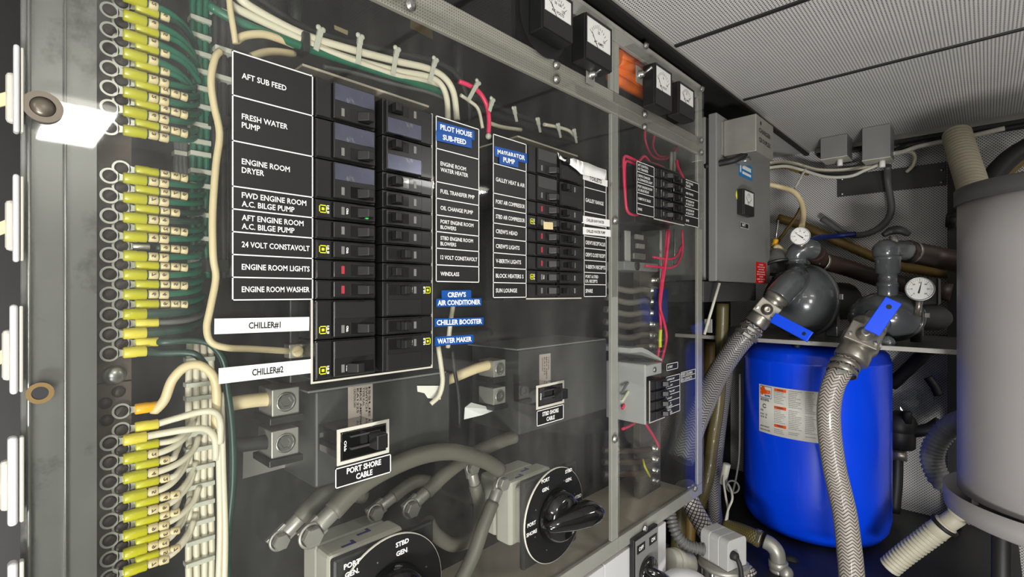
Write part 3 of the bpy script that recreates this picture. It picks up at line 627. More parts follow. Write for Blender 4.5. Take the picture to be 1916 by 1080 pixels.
# one wire: ring, sleeve, tags, insulation
def wire(label, group, px, py, xo, tags, wcol, sleeve='yellow', wr=0.0031, path=None, endpx=372, drop=-0.012, tagm='tag', name='terminal_wire'):
    c = X(px, py, XB+0.0036+xo); t = thing(name, label, 'wire', tuple(c), group); z = c.z
    yy = lambda p: X(p, 548, c.x).y
    s0 = yy(px+25); s1 = yy(px+25+44); x = c.x
    m = MB().washer((x-0.0004, c.y, z), (1, 0, 0), 0.0074, 0.0056, 0.0009, 24)
    m.hexa([(x-0.0004, c.y+0.0062, z-0.0035), (x+0.0005, c.y+0.0062, z-0.0035), (x+0.0005, s0+0.002, z-0.0024), (x-0.0004, s0+0.002, z-0.0024), (x-0.0004, c.y+0.0062, z+0.0035), (x+0.0005, c.y+0.0062, z+0.0035), (x+0.0005, s0+0.002, z+0.0024), (x-0.0004, s0+0.002, z+0.0024)])
    m.build('ring_terminal', M['tin'], t)
    if sleeve:
        MB().lathe((x, s0, z), (0, 1, 0), [(0, 0), (0.0046, 0), (0.0053, 0.001), (0.0053, (s1-s0)*0.55), (0.0049, (s1-s0)*0.62), (0.0051, s1-s0-0.0006), (0.0046, s1-s0), (0, s1-s0)], 16).build('crimp_sleeve', M[sleeve], t)
    else:
        MB().cyl((x, s0-0.002, z), (x, s0+0.012, z), 0.0032).build('bare_crimp', M['tin'], t, label='bare uninsulated crimp')
    y = s1+0.0015
    for k in range(tags):
        L = 0.0078 if k < 2 else 0.006
        mt = MB().cyl((x, y, z-0.0004*k), (x, y+L, z-0.0006*k), 0.0042, n=14); mt.build('wire_tag', M[tagm], t); 
        q = MB().text('3579264'[(k+int(py)) % 7], lambda a_, b_: V3((x+0.0043, y+L*0.7-b_*0.8, z+0.0018-a_)), 0.0042, bold=0.04); q.build('tag_print', M['tagprint'], t)
        y += L+0.001
    ye = yy(endpx)
    if path is None:
        pts = [(x, s1-0.002, z), (x, s1+0.012, z), (x-0.004, s1+(ye-s1)*0.6, z+drop*0.15), (x-0.014, ye-0.004, z+drop*0.5), (x-0.022, ye+0.003, z+drop)]
    else: pts = [(x, s1-0.002, z)]+[tuple(X(a, b, xx)) for a, b, xx in path]
    MB().tube(pts, wr, 10, 5).build('insulation', M[wcol], t)
    return t
def oname(k, n): return 'lowest' if k == n-1 else ORD[k]+' from the top'
G1 = 'green wires of the upper cluster'; G2 = 'green wires of the middle cluster'; G3 = 'white wires of the lower cluster'
for k, y in enumerate(rings_out[:8]):
    wire('green wire with yellow crimp, outer column of the upper cluster, %s' % oname(k, 8), G1, 205, y, 0.005, 1 if k < 4 else 2, 'green', endpx=366+4*(k % 3), drop=-0.012 if k < 4 else 0.012)
for k, y in enumerate(rings_in[:7]):
    wire('green wire with yellow crimp, inner column of the upper cluster, %s' % oname(k, 7), G1, 227, y, 0.0, 1 if k < 4 else 3, 'greendark' if k in (0,) else 'green', endpx=372+3*(k % 3), drop=-0.012 if k < 4 else 0.012)
for k, y in enumerate(rings_out[8:18]):
    kw = dict(endpx=382, drop=0.008)
    if k < 7: wire('green wire with yellow crimp, outer column of the middle cluster, %s' % ORD[k]+' from the top', G2, 205, y, 0.005, 2, 'green' if k != 2 else 'greendark', **kw)
    elif k == 7: wire('thick dark green untagged wire with bright yellow crimp', None, 205, y, 0.005, 0, 'greendark', wr=0.0044, **kw)
    elif k == 8: wire('dark green wire with pale yellow crimp and clear wrapping above the lowest outer terminal', None, 205, y, 0.005, 0, 'greendark', sleeve='yellowpale', wr=0.004, **kw)
    else: wire('dark green wire arching to the white harness, pale yellow crimp just above the bolt', None, 205, y, 0.005, 0, 'greendark', sleeve='yellowpale', wr=0.0035,
               path=[(300, 661, XB+0.008), (345, 660, XB+0.012), (368, 665, XB+0.015), (388, 690, XB+0.013), (400, 715, XB+0.008)])
for k, y in enumerate(rings_in[7:17]):
    kw = dict(endpx=386, drop=0.008)
    if k == 4: wire('dark wire on a bare unsleeved ring terminal in the middle cluster', None, 227, y, 0.0, 3, 'greendark', sleeve=None, **kw)
    elif k < 8: wire('green wire with yellow crimp, inner column of the middle cluster, %s' % ORD[k]+' from the top', G2, 227, y, 0.0, 3 if k != 2 else 2, 'green' if k not in (2,) else 'greendark', **kw)
    elif k == 8: wire('wire with pale yellow crimp wrapped in clear film beside the dark green untagged wires', None, 227, y, 0.0, 0, 'greyhose', sleeve='yellowpale', **kw)
    else: wire('dark green wire with pale yellow crimp running right and down beside the CHILLER tapes', None, 227, y, 0.0, 0, 'greendark', sleeve='yellowpale', wr=0.0036,
               path=[(310, 640, XB+0.01), (360, 637, XB+0.012), (395, 645, XB+0.014), (418, 675, XB+0.012), (424, 720, XB+0.008), (434, 800, XB+0.008), (436, 900, XB+0.008), (426, 1010, XB+0.008), (428, 1100, XB+0.008)])
for k, y in enumerate(rings_in[17:]):
    if k == 0: wire('thick cream wire with orange yellow crimp looping up over the white harness', None, 227, y, 0.0, 0, 'creamwarm', sleeve='orangesl', wr=0.0046,
                    path=[(290, 768, XB+0.004), (308, 748, XB+0.01), (322, 712, XB+0.016), (345, 688, XB+0.02), (372, 683, XB+0.022), (396, 700, XB+0.022), (405, 730, XB+0.02), (404, 800, XB+0.012)])
    elif k == 1: wire('cream wire with pale yellow crimp crossing level above the white harness', None, 227, y, 0.0, 0, 'cream', sleeve='yellowpale', wr=0.0034, path=[(330, 783, XB+0.008), (375, 771, XB+0.022), (402, 772, XB+0.024), (412, 790, XB+0.018), (412, 830, XB+0.016)])
    else: wire('white wire with yellow crimp, inner column of the lower cluster, %s' % ORD[k-2]+' from the top', G3, 227, y, 0.0, 0 if k == 2 else (1 if k < 5 else 2), 'cream', endpx=(352, 362, 372)[k % 3], drop=0.022, tagm='tag')
for k, y in enumerate(rings_out[18:]):
    if k == 0: wire('cream wire with pale yellow crimp rising right from the topmost outer lower terminal', None, 205, y, 0.005, 0, 'cream', sleeve='yellowpale', wr=0.0034, path=[(300, 812, XB+0.01), (350, 804, XB+0.02), (385, 803, XB+0.02), (402, 822, XB+0.016), (404, 860, XB+0.012)])
    else: wire('white wire with yellow crimp, outer column of the lower cluster, %s' % oname(k-1, 7), G3, 205, y, 0.005, 1 if k < 4 else 2, 'cream', endpx=(358, 368, 378)[k % 3], drop=0.022)
# harnesses
def band(m, px0, px1, py, x, h=0.005, th=0.0015):
    a = X(px0, py, x); b = X(px1, py, x)
    m.box(x-0.012, x+th, a.y-0.001, b.y+0.001, a.z-h/2, a.z+h/2); return m
def harness(label, strands, ties, mcol, tcol='tie', name='wire_harness'):
    c = X(strands[0][0][0], strands[0][-1][1], XB-0.02); t = thing(name, label, 'wire harness', tuple(c))
    for s, r in strands_iter(strands): MB().tube([tuple(X(*q)) for q in s], r, 8, 4).build('strand', M[mcol], t)
    for (p0, p1, py, x) in ties: band(MB(), p0, p1, py, x).build('cable_tie', M[tcol], t, 0.0006)
    return t
def strands_iter(ss):
    for s in ss: yield s, 0.0033
def vert(px, y0, y1, x, j=0): return [(px+j*math.sin(i*2.1+px), y0+(y1-y0)*i/5, x) for i in range(6)]
harness('bundle of green wires falling behind the yellow crimps', [vert(p, -30, 520, XB-0.024-0.006*(i % 2), 2) for i, p in enumerate((362, 368, 374, 380, 386, 391))],
        [(358, 394, y, XB-0.019) for y in (30, 62, 95, 128, 160, 195, 230, 262, 285, 318, 345, 400, 445, 490)], 'green')
harness('slim bundle of clear and grey wires left of the green bundle', [vert(p, 240, 345, XB-0.03, 1) for p in (331, 338, 345)], [(328, 348, 285, XB-0.026)], 'greyhose')
harness('wide bundle of white wires rising beside the lower yellow crimps', [vert(p, 640, 1120, XB-0.02-0.006*(i % 2), 1.5) for i, p in enumerate((354, 361, 368, 375, 382, 389, 395))],
        [(350, 400, y, XB-0.014) for y in (675, 722, 748, 815, 845, 880, 915, 950, 985, 1020, 1060)], 'cream')
for lab, pts, r, mm in (('inner of two long white wires running down right of the white bundle', [(404, 770), (408, 800), (411, 900), (412, 1000), (408, 1110)], 0.0033, 'cream'),
                    ('outer of two long white wires running down right of the white bundle', [(412, 735), (414, 760), (417, 880), (421, 1000), (419, 1110)], 0.0034, 'cream')):
    m = MB().tube([tuple(X(a, b, XB+0.012)) for a, b in pts], r, 10, 5); tag(m.build('white_wire', M[mm]), lab, 'wire')
H = harness('thick bundle of black cables left of the tallest legend', [vert(p, -40, 520, -0.045-0.008*(i % 2), 1) for i, p in enumerate((402, 410, 418, 426, 434))], [(400, 436, 15, -0.036), (404, 440, 88, -0.036), (405, 436, 142, -0.036)], 'rubber')
band(MB(), 398, 428, 222, -0.036, 0.01, 0.004).build('clamp', M['blackflat'], H); band(MB(), 386, 424, 497, -0.036, 0.012, 0.004).build('clamp', M['blackflat'], H)
def cable(name, label, pts, r, mm, cat='cable', group=None, n=12, corr=None, k=5, cap=True):
    m = MB().tube([tuple(p) if isinstance(p, Vector) else tuple(X(*p)) for p in pts], r, n, k, cap, corr)
    return tag(m.build(name, M[mm]), label, cat, group)
cable('cream_cable', 'aged cream cable snaking down left of the legend to a lug by CHILLER#1', [(412, 96, -0.03), (402, 110, -0.026), (395, 150, -0.024), (400, 195, -0.024), (411, 250, -0.024), (404, 310, -0.024), (398, 400, -0.024), (399, 480, -0.024), (404, 520, -0.03), (394, 575, -0.03), (387, 612, -0.03), (395, 640, -0.03), (425, 651, -0.03), (470, 653, -0.03), (540, 657, -0.03)], 0.0036, 'creamwarm')
cable('cream_cable', 'short cream cable dropping from the top tie to the black bundle', [(428, -10, -0.02), (431, 20, -0.02), (436, 50, -0.02), (441, 82, -0.022)], 0.003, 'creamwarm')
cable('cream_cable', 'curved cream cable tail above AFT SUB FEED, upper one', [(442, 76, -0.03), (458, 67, -0.028), (490, 64, -0.028), (520, 72, -0.03), (550, 84, -0.034)], 0.0042, 'creamwarm')
cable('cream_cable', 'curved cream cable tail above AFT SUB FEED, lower one', [(470, 106, -0.036), (495, 98, -0.034), (520, 97, -0.034), (550, 101, -0.04)], 0.0042, 'creamwarm')
GT = 'cables tied along the top of the cover'
cable('cream_cable', 'uppermost cream cable of the tied run curving down to PILOT HOUSE', [(440, -14, -0.03), (470, 14, -0.03), (560, 62, -0.03), (640, 88, -0.03), (740, 114, -0.03), (800, 128, -0.03), (832, 146, -0.03), (849, 175, -0.03), (855, 225, -0.03)], 0.0048, 'cream', group=GT)
cable('cream_cable', 'second cream cable of the tied run curving down to PILOT HOUSE', [(432, 8, -0.03), (450, 20, -0.03), (560, 72, -0.03), (640, 105, -0.03), (740, 132, -0.03), (800, 143, -0.03), (825, 158, -0.03), (836, 185, -0.03), (838, 225, -0.03)], 0.0043, 'cream', group=GT)
cable('cream_cable', 'lowest cream cable of the tied run, ending under the last tie', [(575, 83, -0.03), (640, 105, -0.026), (700, 127, -0.027), (750, 143, -0.028), (800, 152, -0.032), (820, 160, -0.04)], 0.0036, 'cream', group=GT)
cable('green_cable', 'green cable below the cream cables of the tied run', [(390, 10, -0.04), (440, 38, -0.034), (560, 85, -0.03), (640, 112, -0.03), (720, 138, -0.03), (800, 163, -0.034), (835, 176, -0.05)], 0.0046, 'green', group=GT)
cable('grey_cable', 'thin grey cable lowest of the tied run above the breakers', [(605, 125, -0.036), (660, 136, -0.036), (740, 158, -0.036), (800, 172, -0.038), (835, 186, -0.05)], 0.0026, 'greyhose')
cable('black_cable', 'black cable above the cream cables of the tied run', [(470, -10, -0.05), (560, 48, -0.045), (640, 76, -0.04), (740, 100, -0.04), (820, 118, -0.04), (858, 145, -0.04), (876, 190, -0.05), (878, 230, -0.06)], 0.0045, 'rubber')
def cable_tie(label, px, py, lean, x=-0.022, hgt=40, mm='tie', pxw=8):
    """strap hugging the run, with a two lobed head above it"""
    c = X(px, py, x); t = thing('cable_tie', label, 'cable tie', tuple(c), 'nylon ties on the cables')
    b = X(px-lean, py+hgt, x); d = (b-c).normalized(); Wd = V3((0, d.z, -d.y)); s = 0.0033
    MB().obox((c+b)/2, V3((0.0008, 0, 0)), d*((b-c).length/2), Wd*s).build('strap', M[mm], t, 0.0004)
    m = MB(); h = c-d*0.004
    m.obox(h, V3((0.0022, 0, 0)), d*0.005, Wd*0.0034)
    for sg in (-1, 1): m.sphere(h-d*0.006+Wd*0.0028*sg, 0.0034, 12, 8, (0.7, 1, 1))
    m.build('head', M[mm], t, 0.0005); return t
for lab, a, b, l, h in (('nylon cable tie just right of the black clip', 597, 68, 6, 26), ('nylon cable tie second along the cream cables', 673, 82, 3, 38), ('nylon cable tie third along the cream cables', 741, 104, 6, 36), ('nylon cable tie last before the cream cables bend down', 812, 122, 8, 32)):
    cable_tie(lab, a, b, l, hgt=h)
c = X(573, 64, -0.022); t = thing('cable_clip', 'black clip around the cream and green cables', 'cable clip', tuple(c))
a = X(573, 60, -0.022); b = X(573, 98, -0.022); MB().box(-0.04, -0.02, a.y-0.004, a.y+0.004, b.z, a.z).build('body', M['blackflat'], t, 0.001)
cable('pink_cable', 'pink red cable bending down right of PILOT HOUSE', [(858, 152, -0.04), (878, 160, -0.035), (898, 174, -0.033), (911, 198, -0.033), (915, 225, -0.033), (914, 252, -0.033)], 0.0036, 'pink')
cable('cream_cable', 'slim cream cable beside the pink red cable', [(862, 178, -0.045), (880, 190, -0.045), (895, 205, -0.045), (903, 240, -0.045)], 0.0028, 'cream')
cable_tie('nylon cable tie around the pink red cable', 890, 162, 14, hgt=26)
cable_tie('small nylon cable tie right of the pink red cable bend', 919, 196, 3, hgt=12)
c = X(914, 255, -0.03); m = MB().sphere(c, 0.005, 12, 8); tag(m.build('cable_end_cap', M['tie']), 'round pale cap at the lower end of the pink red cable', 'cap')
GD = 'dark cables high in the middle of the cover'
cable('black_cable', 'upper thick dark cable receding behind the middle of the cover', [(880, 180, -0.09), (930, 202, -0.09), (1000, 228, -0.09), (1080, 258, -0.09)], 0.0085, 'rubber', group=GD)
cable('black_cable', 'lower thick dark cable receding behind the middle of the cover', [(890, 200, -0.085), (930, 216, -0.085), (1000, 240, -0.085), (1078, 264, -0.085)], 0.008, 'rubber', group=GD)
cable('cream_cable', 'cream wire along the dark cables, nearer length', [(915, 230, -0.07), (940, 238, -0.07), (975, 243, -0.07)], 0.0034, 'cream')
cable('cream_cable', 'cream wire along the dark cables, farther length', [(1018, 233, -0.07), (1045, 238, -0.07), (1065, 245, -0.07), (1078, 258, -0.07)], 0.0034, 'cream')
for i, (a, b) in enumerate(((964, 213), (1008, 233), (1046, 243), (1076, 253))): cable_tie('nylon cable tie %s along the receding dark cables' % ORD[i], a, b, -3, x=-0.062, hgt=15)
# ================================================================== lugs and shore breakers (low in the cover)
def lug(label, px, py, x, s, base=True):
    c = X(px, py, x); t = thing('terminal_lug', label, 'terminal lug', (x-s, c.y, c.z-s*0.5-0.008))
    MB().box(x-1.3*s, x, c.y-s/2, c.y+s/2, c.z-s/2, c.z+s/2).build('block', M['steelbox'], t, 0.0012)
    m = MB().lathe((x, c.y, c.z), (1, 0, 0), [(s*0.36, 0), (s*0.36, 0.0012), (s*0.30, 0.0014), (s*0.27, 0.0006), (s*0.2, 0.0008)], 6 if False else 24)
    m.lathe((x, c.y, c.z), (1, 0, 0), [(s*0.30, 0.0016), (s*0.19, 0.0016), (s*0.17, 0.0004), (0, 0.0004)], 6, smooth=False); m.build('hex_socket', M['steel'], t)
    if base:
        MB().box(x-1.5*s, x+0.004, c.y-s*0.62, c.y+s*0.62, c.z-s/2-0.0085, c.z-s/2-0.0005).build('insulating_base', M['blackflat'], t, 0.001)
    return t
lug('shiny metal terminal lug with cream cable under CHILLER#2', 535, 752, -0.055, 0.032)
lug('metal terminal lug with dark cable, lower of the two under CHILLER#2', 534, 829, -0.055, 0.032)
lug('metal terminal lug with cream cable left of the farther shore cable breaker', 935, 690, -0.06, 0.029)
lug('metal terminal lug, lower of two left of the farther shore cable breaker', 935, 741, -0.06, 0.029)
c = X(556, 657, -0.03); t = thing('terminal_lug', 'small brass screw lug at the end of the cream cable under CHILLER#1', 'terminal lug', tuple(c))
MB().box(-0.045, -0.03, c.y-0.009, c.y+0.009, c.z-0.008, c.z+0.008).build('block', M['steelbox'], t, 0.001)
m = MB().lathe((-0.03, c.y, c.z), (1, 0, 0), [(0.0066, 0), (0.0066, 0.002), (0.005, 0.003), (0, 0.0032)], 18).obox((-0.0266, c.y, c.z), (0.0003, 0, 0), (0, 0.005, 0.001), (0, -0.0002, 0.0008)); m.build('slotted_screw', M['creamwarm'], t)
cable('cream_cable', 'thick cream cable into the upper lug under CHILLER#2', [(424, 758, -0.075), (455, 752, -0.072), (490, 748, -0.072), (512, 747, -0.072)], 0.0082, 'creamwarm', n=16)
cable('dark_cable', 'thick dark cable into the lower lug under CHILLER#2', [(424, 836, -0.075), (455, 832, -0.073), (490, 828, -0.072), (512, 827, -0.072)], 0.0085, 'cablegrey' if False else 'rubber', n=16)
cable('cream_cable', 'thick cream cable sloping up to the upper lug left of the farther shore breaker', [(835, 712, -0.11), (860, 702, -0.09), (890, 690, -0.08), (918, 682, -0.075)], 0.0085, 'creamwarm', n=16)
cable('cream_cable', 'slim cream cable hanging below the blue WATER MAKER tape', [(820, 648, -0.04), (826, 690, -0.04), (828, 715, -0.04), (822, 740, -0.045), (806, 756, -0.05)], 0.0036, 'cream')
cable('cream_cable', 'slim cream cable behind the blue CHILLER BOOSTER tape', [(848, 570, -0.05), (842, 610, -0.05), (838, 650, -0.06)], 0.0036, 'cream')
cable('black_cable', 'slim black cable hanging between the blue tapes and the cream lug cable', [(846, 655, -0.05), (850, 690, -0.05), (858, 740, -0.055), (860, 800, -0.06)], 0.003, 'rubber')
def shore(nm, label, pb0, pb1, ztop_px, zbot_px, x=-0.058):
    a = X(pb0, ztop_px, x); b = X(pb1, 548, x); zb = X(pb0, zbot_px, x).z
    t = thing('shore_power_box', label, 'breaker box', (x-0.06, (a.y+b.y)/2, zb))
    MB().box(-0.19, x, a.y, b.y, zb, a.z).build('case', M['encl'], t, 0.003)
    MB().box(-0.19, x+0.006, a.y-0.012, b.y-0.012, a.z+0.0002, a.z+0.003).build('top_ledge', M['steelpaint'], t, 0.001)
    return t, a, b, zb
SB1, a1, b1, zb1 = shore('port', 'dark grey breaker box behind the PORT SHORE CABLE plate', 590, 842, 733, 915)
SB2, a2, b2, zb2 = shore('stbd', 'dark grey breaker box behind the STBD SHORE CABLE plate', 972, 1135, 655, 815, -0.062)
def rating(label, P, x, lines, cat='rating label'):
    a, b, c = X(*P[0], x), X(*P[1], x), X(*P[2], x)
    t = thing('rating_label', label, cat, (x, (a.y+b.y)/2, c.z))
    MB().box(x-0.0001, x+0.0004, a.y, b.y, c.z, a.z).build('paper', M['pinklabel'], t)
    m = MB(); w_ = b.y-a.y
    for i in range(lines):
        y = a.y+w_*(0.22+0.72*i/lines)
        m.text(['CAUTION 240V', 'KA1225', 'MAX AMPS', 'TYPE KAL', 'SWITCH', 'ISSUE'][i % 6], lambda p, q: V3((x+0.0006, y+q*0.7, a.z-0.006-p)), 0.0042, width=(a.z-c.z)*(0.5+0.3*((i*7) % 3)/2), bold=0.02)
    m.build('print', M['inkblack'], t); return t
rating('pinkish rating label above the PORT SHORE CABLE breaker', ((651, 721), (697, 713), (651, 793)), -0.0575, 6)
rating('pale rating label above the STBD SHORE CABLE breaker', ((1009, 664), (1030, 662), (1009, 716)), -0.0615, 4)
def shore_breaker(label, P, hole, cap, pl):
    t = thing('shore_breaker', label, 'circuit breaker', (0, (hole[0]+hole[1])/2, hole[2]))
    MB().box(-0.057, 0.002, hole[0]+0.001, hole[1]-0.001, hole[2]+0.001, hole[3]-0.001).build('body', M['blackgloss'], t, 0.001)
    q = 0.004; h = hole; m = MB()
    for (y0, y1, z0, z1) in ((h[0]-q, h[0], h[2]-q, h[3]+q), (h[1], h[1]+q, h[2]-q, h[3]+q), (h[0], h[1], h[2]-q, h[2]), (h[0], h[1], h[3], h[3]+q)): m.box(0, 0.0012, y0, y1, z0, z1)
    m.build('surround', M['offwhite'], t)
    L = h[1]-h[0]; H = h[3]-h[2]; m = MB().box(0.002, 0.005, h[0]+0.012, h[1]-0.01, h[2]+0.012, h[2]+0.0145).box(0.002, 0.0035, h[0]+0.012, h[1]-0.01, h[3]-0.008, h[3]-0.006); m.build('slot_rail', M['encl'], t)
    m = MB().box(0.002, 0.022, h[0]+L*0.58, h[0]+L*0.83, h[2]+H*0.28, h[3]-H*0.2); m.build('toggle', M['blackflat'], t, 0.0015)
    MB().text('OFF', lambda p, q_: V3((0.0025, h[0]+0.007-q_*0.6, h[3]-H*0.3-p)), 0.005, width=H*0.36).text('ON', lambda p, q_: V3((0.0025, h[1]-0.003-q_*0.6, h[3]-H*0.3-p)), 0.005, width=H*0.3).build('lettering', M['white'], t)
    return t
shore_breaker('big black toggle breaker above the PORT SHORE CABLE plate', None, hole5, None, None)
shore_breaker('big black toggle breaker above the STBD SHORE CABLE plate', None, hole6, None, None)
legend('black plate reading PORT SHORE CABLE', X(626, 548).y, X(730, 548).y, hole5[2]-0.006, [('', 1)], pw=0.0235, name='caption_plate')
t = bpy.data.objects['caption_plate']; z = hole5[2]-0.006-0.0235
yc = (X(626, 548).y+X(730, 548).y)/2
MB().text('PORT SHORE', onx(0.0019, yc, z+0.0137), 0.0064, width=0.046, align='C', bold=0.03).text('CABLE', onx(0.0019, yc, z+0.0042), 0.0064, width=0.022, align='C', bold=0.03).build('lettering', M['white'], t)
t = legend('black plate reading STBD SHORE CABLE', X(1003, 548).y, X(1053, 548).y, hole6[2]-0.006, [('', 1)], pw=0.026, name='caption_plate'); z = hole6[2]-0.006-0.026
yc = (X(1003, 548).y+X(1053, 548).y)/2
MB().text('STBD SHORE', onx(0.0019, yc, z+0.0148), 0.0066, width=0.044, align='C', bold=0.03).text('CABLE', onx(0.0019, yc, z+0.0046), 0.0066, width=0.022, align='C', bold=0.03).build('lettering', M['white'], t)
# ================================================================== rotary switches
def rotary(label, cpx, cpy, R, marks, ang):
    c = X(cpx, cpy); t = thing('rotary_switch', label, 'rotary switch', (0, c.y, c.z))
    MB().lathe((0.0002, c.y, c.z), (1, 0, 0), [(0, 0), (R-0.001, 0), (R-0.001, 0.003), (0, 0.003)], 64, False).build('dial_plate', M['blackflat'], t)
    MB().lathe((0.0, c.y, c.z), (1, 0, 0), [(R-0.0013, 0.0032), (R, 0.0028), (R, 0.0002)], 64).build('rim', M['offwhite'], t, label='thin pale rim')
    h = R*0.92
    MB().box(-0.016, -0.0055, c.y-h, c.y+h, c.z-h, c.z+h).build('mounting_plate', M['blackflat'], t, 0.004)
    w_ = R*0.70
    m = MB()
    for (x0, x1, f) in ((-0.05, -0.017, 0.86), (-0.09, -0.052, 1.0), (-0.135, -0.092, 0.94)): m.box(x0, x1, c.y-w_*f, c.y+w_*f, c.z-w_*f, c.z+w_*f)
    m.build('contact_block', M['offwhite'], t, 0.006)
    m = MB()
    for (x, y) in ((-0.06, -0.4), (-0.075, 0.15)):
        y = c.y+y*w_; zt = c.z+w_+0.0004
        m.box(x-0.002, x+0.002, y-0.012, y+0.004, zt-0.0003, zt+0.0005).box(x-0.008, x+0.002, y+0.004, y+0.008, zt-0.0003, zt+0.0005)
    m.build('pen_mark', M['bluepen'], t, label='blue pen marks')
    # handle: round hub with a tapering lever grip
    m = MB().lathe((0.003, c.y, c.z), (1, 0, 0), [(0, 0), (R*0.56, 0), (R*0.56, 0.006), (R*0.52, 0.016), (R*0.47, 0.024), (R*0.40, 0.028), (0, 0.030)], 40)
    m.build('hub', M['blackgloss'], t)
    ca, sa = math.cos(ang), math.sin(ang); d = V3((0, ca, sa)); e = V3((0, -sa, ca)); n = 20; m = MB(); rows = []
    prof = [(-0.80, 0.02, 0.006, 0.02), (-0.72, 0.10, 0.012, 0.03), (-0.45, 0.17, 0.026, 0.036), (0.0, 0.23, 0.042, 0.05), (0.45, 0.27, 0.048, 0.060), (0.78, 0.25, 0.046, 0.064), (0.98, 0.17, 0.042, 0.060), (1.06, 0.06, 0.034, 0.05)]
    for (s_, wd, x0, x1) in prof:
        mid = (0.018+x1)/2; hh = (x1-0.018)/2+0.004
        rows.append(m.add([V3((mid, c.y, c.z))+d*(s_*R*0.78)+e*(wd*R*math.cos(2*math.pi*i/n))+V3((hh*math.sin(2*math.pi*i/n), 0, 0)) for i in range(n)]))
    for p, q in zip(rows, rows[1:]):
        for i in range(n): j = (i+1) % n; m.face((p+i, q+i, q+j, p+j), True)
    m.face([rows[0]+i for i in range(n)]); m.face([rows[-1]+i for i in range(n-1, -1, -1)])
    m.build('lever', M['blackgloss'], t, label='glossy black lever grip')
    for tx, px, py in marks:
        m = MB()
        for i, s in enumerate(tx.split('\n')):
            p = X(px, py+i*R*210, 0.0034); m.text(s, onx(0.0034, p.y, p.z), 0.0058, align='C', bold=0.03)
        m.build('lettering', M['white'], t)
    for a in range(0, 360, 45):
        m = MB(); y = c.y+R*0.72*math.cos(math.radians(a+20)); z = c.z+R*0.72*math.sin(math.radians(a+20)); m.lathe((0.0032, y, z), (1, 0, 0), [(0.0016, 0), (0.0012, 0.0008), (0, 0.001)], 10)
        m.build('rivet', M['encl'], t)
    return t
rotary('rotary selector switch cut off by the bottom edge of the photo', 730, 1120, 0.08, [('PORT\nGEN.', 659, 1060), ('STBD\nGEN.', 753, 1020)], -0.15)
rotary('rotary selector switch with big black lever below STBD SHORE CABLE', 1037, 962, 0.0805, [('PORT\nGEN.', 1021, 902), ('STBD\nGEN.', 1064, 884), ('PORT\nSHORE', 995, 984), ('STBD\nSHORE', 1082, 932)], 0.02)
# heavy cables with bolted ends behind the switches
GC = 'heavy grey cables behind the rotary switches'
def heavy(label, pts, r, end, axis_px, g=GC):
    c = V3(X(*pts[0])); t = thing('heavy_cable', label, 'power cable', tuple(c), g)
    P = [X(*p) for p in pts]; MB().tube(P, r, 16, 6).build('insulation', M['cablegrey'], t)
    d = (P[0]-P[1]).normalized(); 
    m = MB().cyl(P[0]-d*0.004, P[0]+d*0.022, r*0.85, n=16); e = P[0]+d*0.034; m.obox(P[0]+d*0.03, V3((0.003, 0, 0)), d*0.014, d.cross(V3((1, 0, 0))).normalized()*r*1.1); m.build('cable_lug', M['steelbox'], t, 0.001)
    MB().lathe(e+V3((0.003, 0, 0)), (1, 0, 0), [(0, 0), (r*1.25, 0), (r*1.25, 0.002), (r*1.02, 0.0022)], 24).lathe(e+V3((0.005, 0, 0)), (1, 0, 0), [(r*1.0, 0), (r*1.0, 0.007), (r*0.9, 0.0085), (0, 0.0085)], 6, False).build('hex_bolt', M['steelbox'], t, label='hexagon bolt head')
    return t
heavy('dark grey heavy cable bolted at the far left of the nearer rotary switch', [(562, 968, -0.085), (585, 945, -0.08), (620, 918, -0.075), (680, 928, -0.08)], 0.0105, None, None)
heavy('long grey heavy cable arching from the nearer rotary switch up past PORT SHORE CABLE', [(622, 958, -0.04), (665, 915, -0.04), (720, 880, -0.04), (790, 852, -0.04), (850, 846, -0.04), (905, 862, -0.05), (935, 880, -0.06)], 0.0125, None, None)
heavy('short grey heavy cable bolted above the nearer rotary switch', [(735, 930, -0.085), (758, 912, -0.085), (785, 900, -0.085), (820, 905, -0.09)], 0.010, None, None)
heavy('grey heavy cable rising to the upper right from the nearer rotary switch', [(796, 922, -0.075), (835, 885, -0.078), (885, 850, -0.08), (940, 825, -0.08), (962, 818, -0.08)], 0.0115, None, None)
heavy('grey heavy cable drooping between the two rotary switches', [(888, 905, -0.11), (898, 950, -0.11), (890, 1000, -0.11), (850, 1020, -0.115), (815, 1000, -0.12), (800, 975, -0.12)], 0.0115, None, None)
heavy('grey heavy cable hanging down left of the farther rotary switch', [(922, 940, -0.06), (903, 988, -0.055), (885, 1040, -0.055), (850, 1110, -0.055)], 0.0115, None, None)
